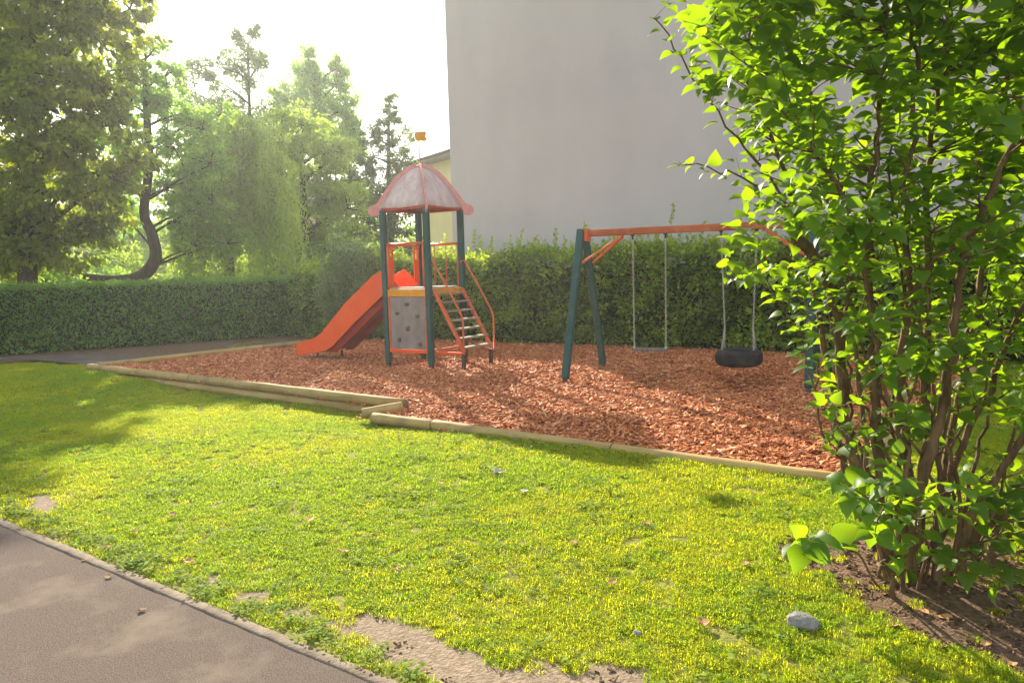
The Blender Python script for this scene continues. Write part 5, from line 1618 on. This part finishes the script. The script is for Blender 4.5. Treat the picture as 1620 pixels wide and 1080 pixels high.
loc_ = lv[None] * leaf_S[rest][:, None, None]
RV = (leaf_P[rest] - BB)[:, None, :] + loc_[:, :, 0:1] * dn[rest][:, None, :] + loc_[:, :, 1:2] * wf[:, None, None] * sd_[rest][:, None, :] + loc_[:, :, 2:3] * 1.8 * nn_[rest][:, None, :]
RF = (np.arange(len(rest)) * nv)[:, None, None] + lf_[None]
o = obj('leaves', mesh_np('leaves', RV.reshape(-1, 3), RF.reshape(-1, 4), np.repeat(leaf_V[rest], len(lf_)), smooth=True), M['leaf_bush'], bush)
o['kind'] = 'stuff'
for mb in stem_mb:
    mb.build('stem', M['bark_bush'], bush, smooth=True)
print('bush leaves', len(leaf_P), 'shoots', len(shoots))

# ------------------------------------------------------------------ small things on the ground
def stone(label, px, py, size, seed):
    c = G(px, py, -0.03); c.z = float(lawn_z(c.x, c.y))
    gg = random.Random(seed)
    bm = bmesh.new(); bmesh.ops.create_icosphere(bm, subdivisions=2, radius=1)
    for v in bm.verts:
        k_ = 1 + gg.uniform(-.13, .13)
        v.co = Vector((v.co.x * size[0] * k_, v.co.y * size[1] * k_, v.co.z * size[2] * k_ + size[2] * 0.55))
    me_ = bpy.data.meshes.new('stone'); bm.to_mesh(me_); bm.free()
    o = obj('stone', me_, M['stone'], loc=c); o.rotation_euler = (0, R(8), R(-25))
    tag(o, label, 'stone')
stone('fist sized grey stone in the grass beside the bare soil', 1268, 1000, (0.068, 0.042, 0.036), 1)
stone('small grey pebble in the grass near the sandy bare patch', 1008, 1005, (0.022, 0.016, 0.015), 2)

def fallen(label, px, py, ln2, mat, seed, cat='leaf', group=None, lift=0.03):
    gg = random.Random(seed); c = G(px, py, -0.03); on_path = path_dist(c.x, c.y) < 0
    c.z = -0.024 if on_path else float(lawn_z(c.x, c.y)) + lift
    V = []; Fq = []
    cu = gg.uniform(.1, .3)
    for (t, w, z) in LT:
        zz = cu * (t - .5) ** 2
        V += [(t * ln2, -w * ln2, (zz + abs(w) * gg.uniform(.1, .5)) * ln2), (t * ln2, 0, zz * ln2), (t * ln2, w * ln2, (zz + abs(w) * gg.uniform(.1, .5)) * ln2)]
    n3_ = len(V)
    V += [(a_, b_, c_ - 0.0015) for a_, b_, c_ in V]
    for i in range(len(LT) - 1):
        a_ = i * 3
        Fq += [(a_, a_ + 1, a_ + 4, a_ + 3), (a_ + 1, a_ + 2, a_ + 5, a_ + 4)]
        b_ = a_ + n3_
        Fq += [(b_, b_ + 3, b_ + 4, b_ + 1), (b_ + 1, b_ + 4, b_ + 5, b_ + 2)]
    me_ = bpy.data.meshes.new('fallen_leaf'); me_.from_pydata(V, [], Fq)
    o = obj('fallen_leaf', me_, M[mat], loc=c); o.rotation_euler = (gg.uniform(-.15, .15), gg.uniform(-.15, .15), gg.random() * 6.28)
    tag(o, label, cat, group)
fallen('larger curled silvery leaf in the lawn below the tower', 778, 752, 0.11, 'pale_leaf', 3)
fallen('small silvery leaf in the lawn, alone beside the larger curled one', 835, 779, 0.07, 'pale_leaf', 4)
DG = 'dry brown leaves lying in the lawn'
for i, (px, py) in enumerate([(380, 703), (325, 725), (485, 832), (975, 926), (205, 846), (280, 820), (178, 872), (290, 895), (1180, 905), (1020, 830), (620, 905), (700, 770), (540, 880), (1110, 990), (905, 860)]):
    fallen('small dry brown leaf lying in the open lawn', px, py, rnd.uniform(.05, .085), 'dry_leaf', 20 + i, group=DG)
for i, (px, py) in enumerate([(1390, 960), (1450, 985), (1510, 1000), (1560, 1030), (1480, 1040), (1585, 985), (1340, 920), (1420, 1005), (1600, 1060)]):
    fallen('small dry brown leaf on the bare soil under the bush', px, py, rnd.uniform(.04, .07), 'dry_leaf', 50 + i, group='dry leaves on the soil under the bush', lift=0.008)
for i, (px, py) in enumerate([(128, 887), (165, 916), (217, 967)]):
    fallen('small dry leaf lying on the asphalt path', px, py, 0.045, 'dry_leaf', 70 + i, group='dry leaves on the asphalt')

# ------------------------------------------------------------------ hazy air
mb = MB(); mb.box((0, 40, 9.5), (220, 200, 21.5))
hz = mb.build('haze', None)
m, t = new_mat('hazy_air')
o_ = t.nodes.new('ShaderNodeOutputMaterial'); pv = t.nodes.new('ShaderNodeVolumePrincipled')
pv.inputs['Color'].default_value = (0.95, 0.98, 1.0, 1); pv.inputs['Density'].default_value = 0.0014; pv.inputs['Anisotropy'].default_value = 0.55
t.links.new(pv.outputs['Volume'], o_.inputs['Volume'])
hz.data.materials.append(m); tag(hz, 'thin sunlit haze in the air', kind='stuff')
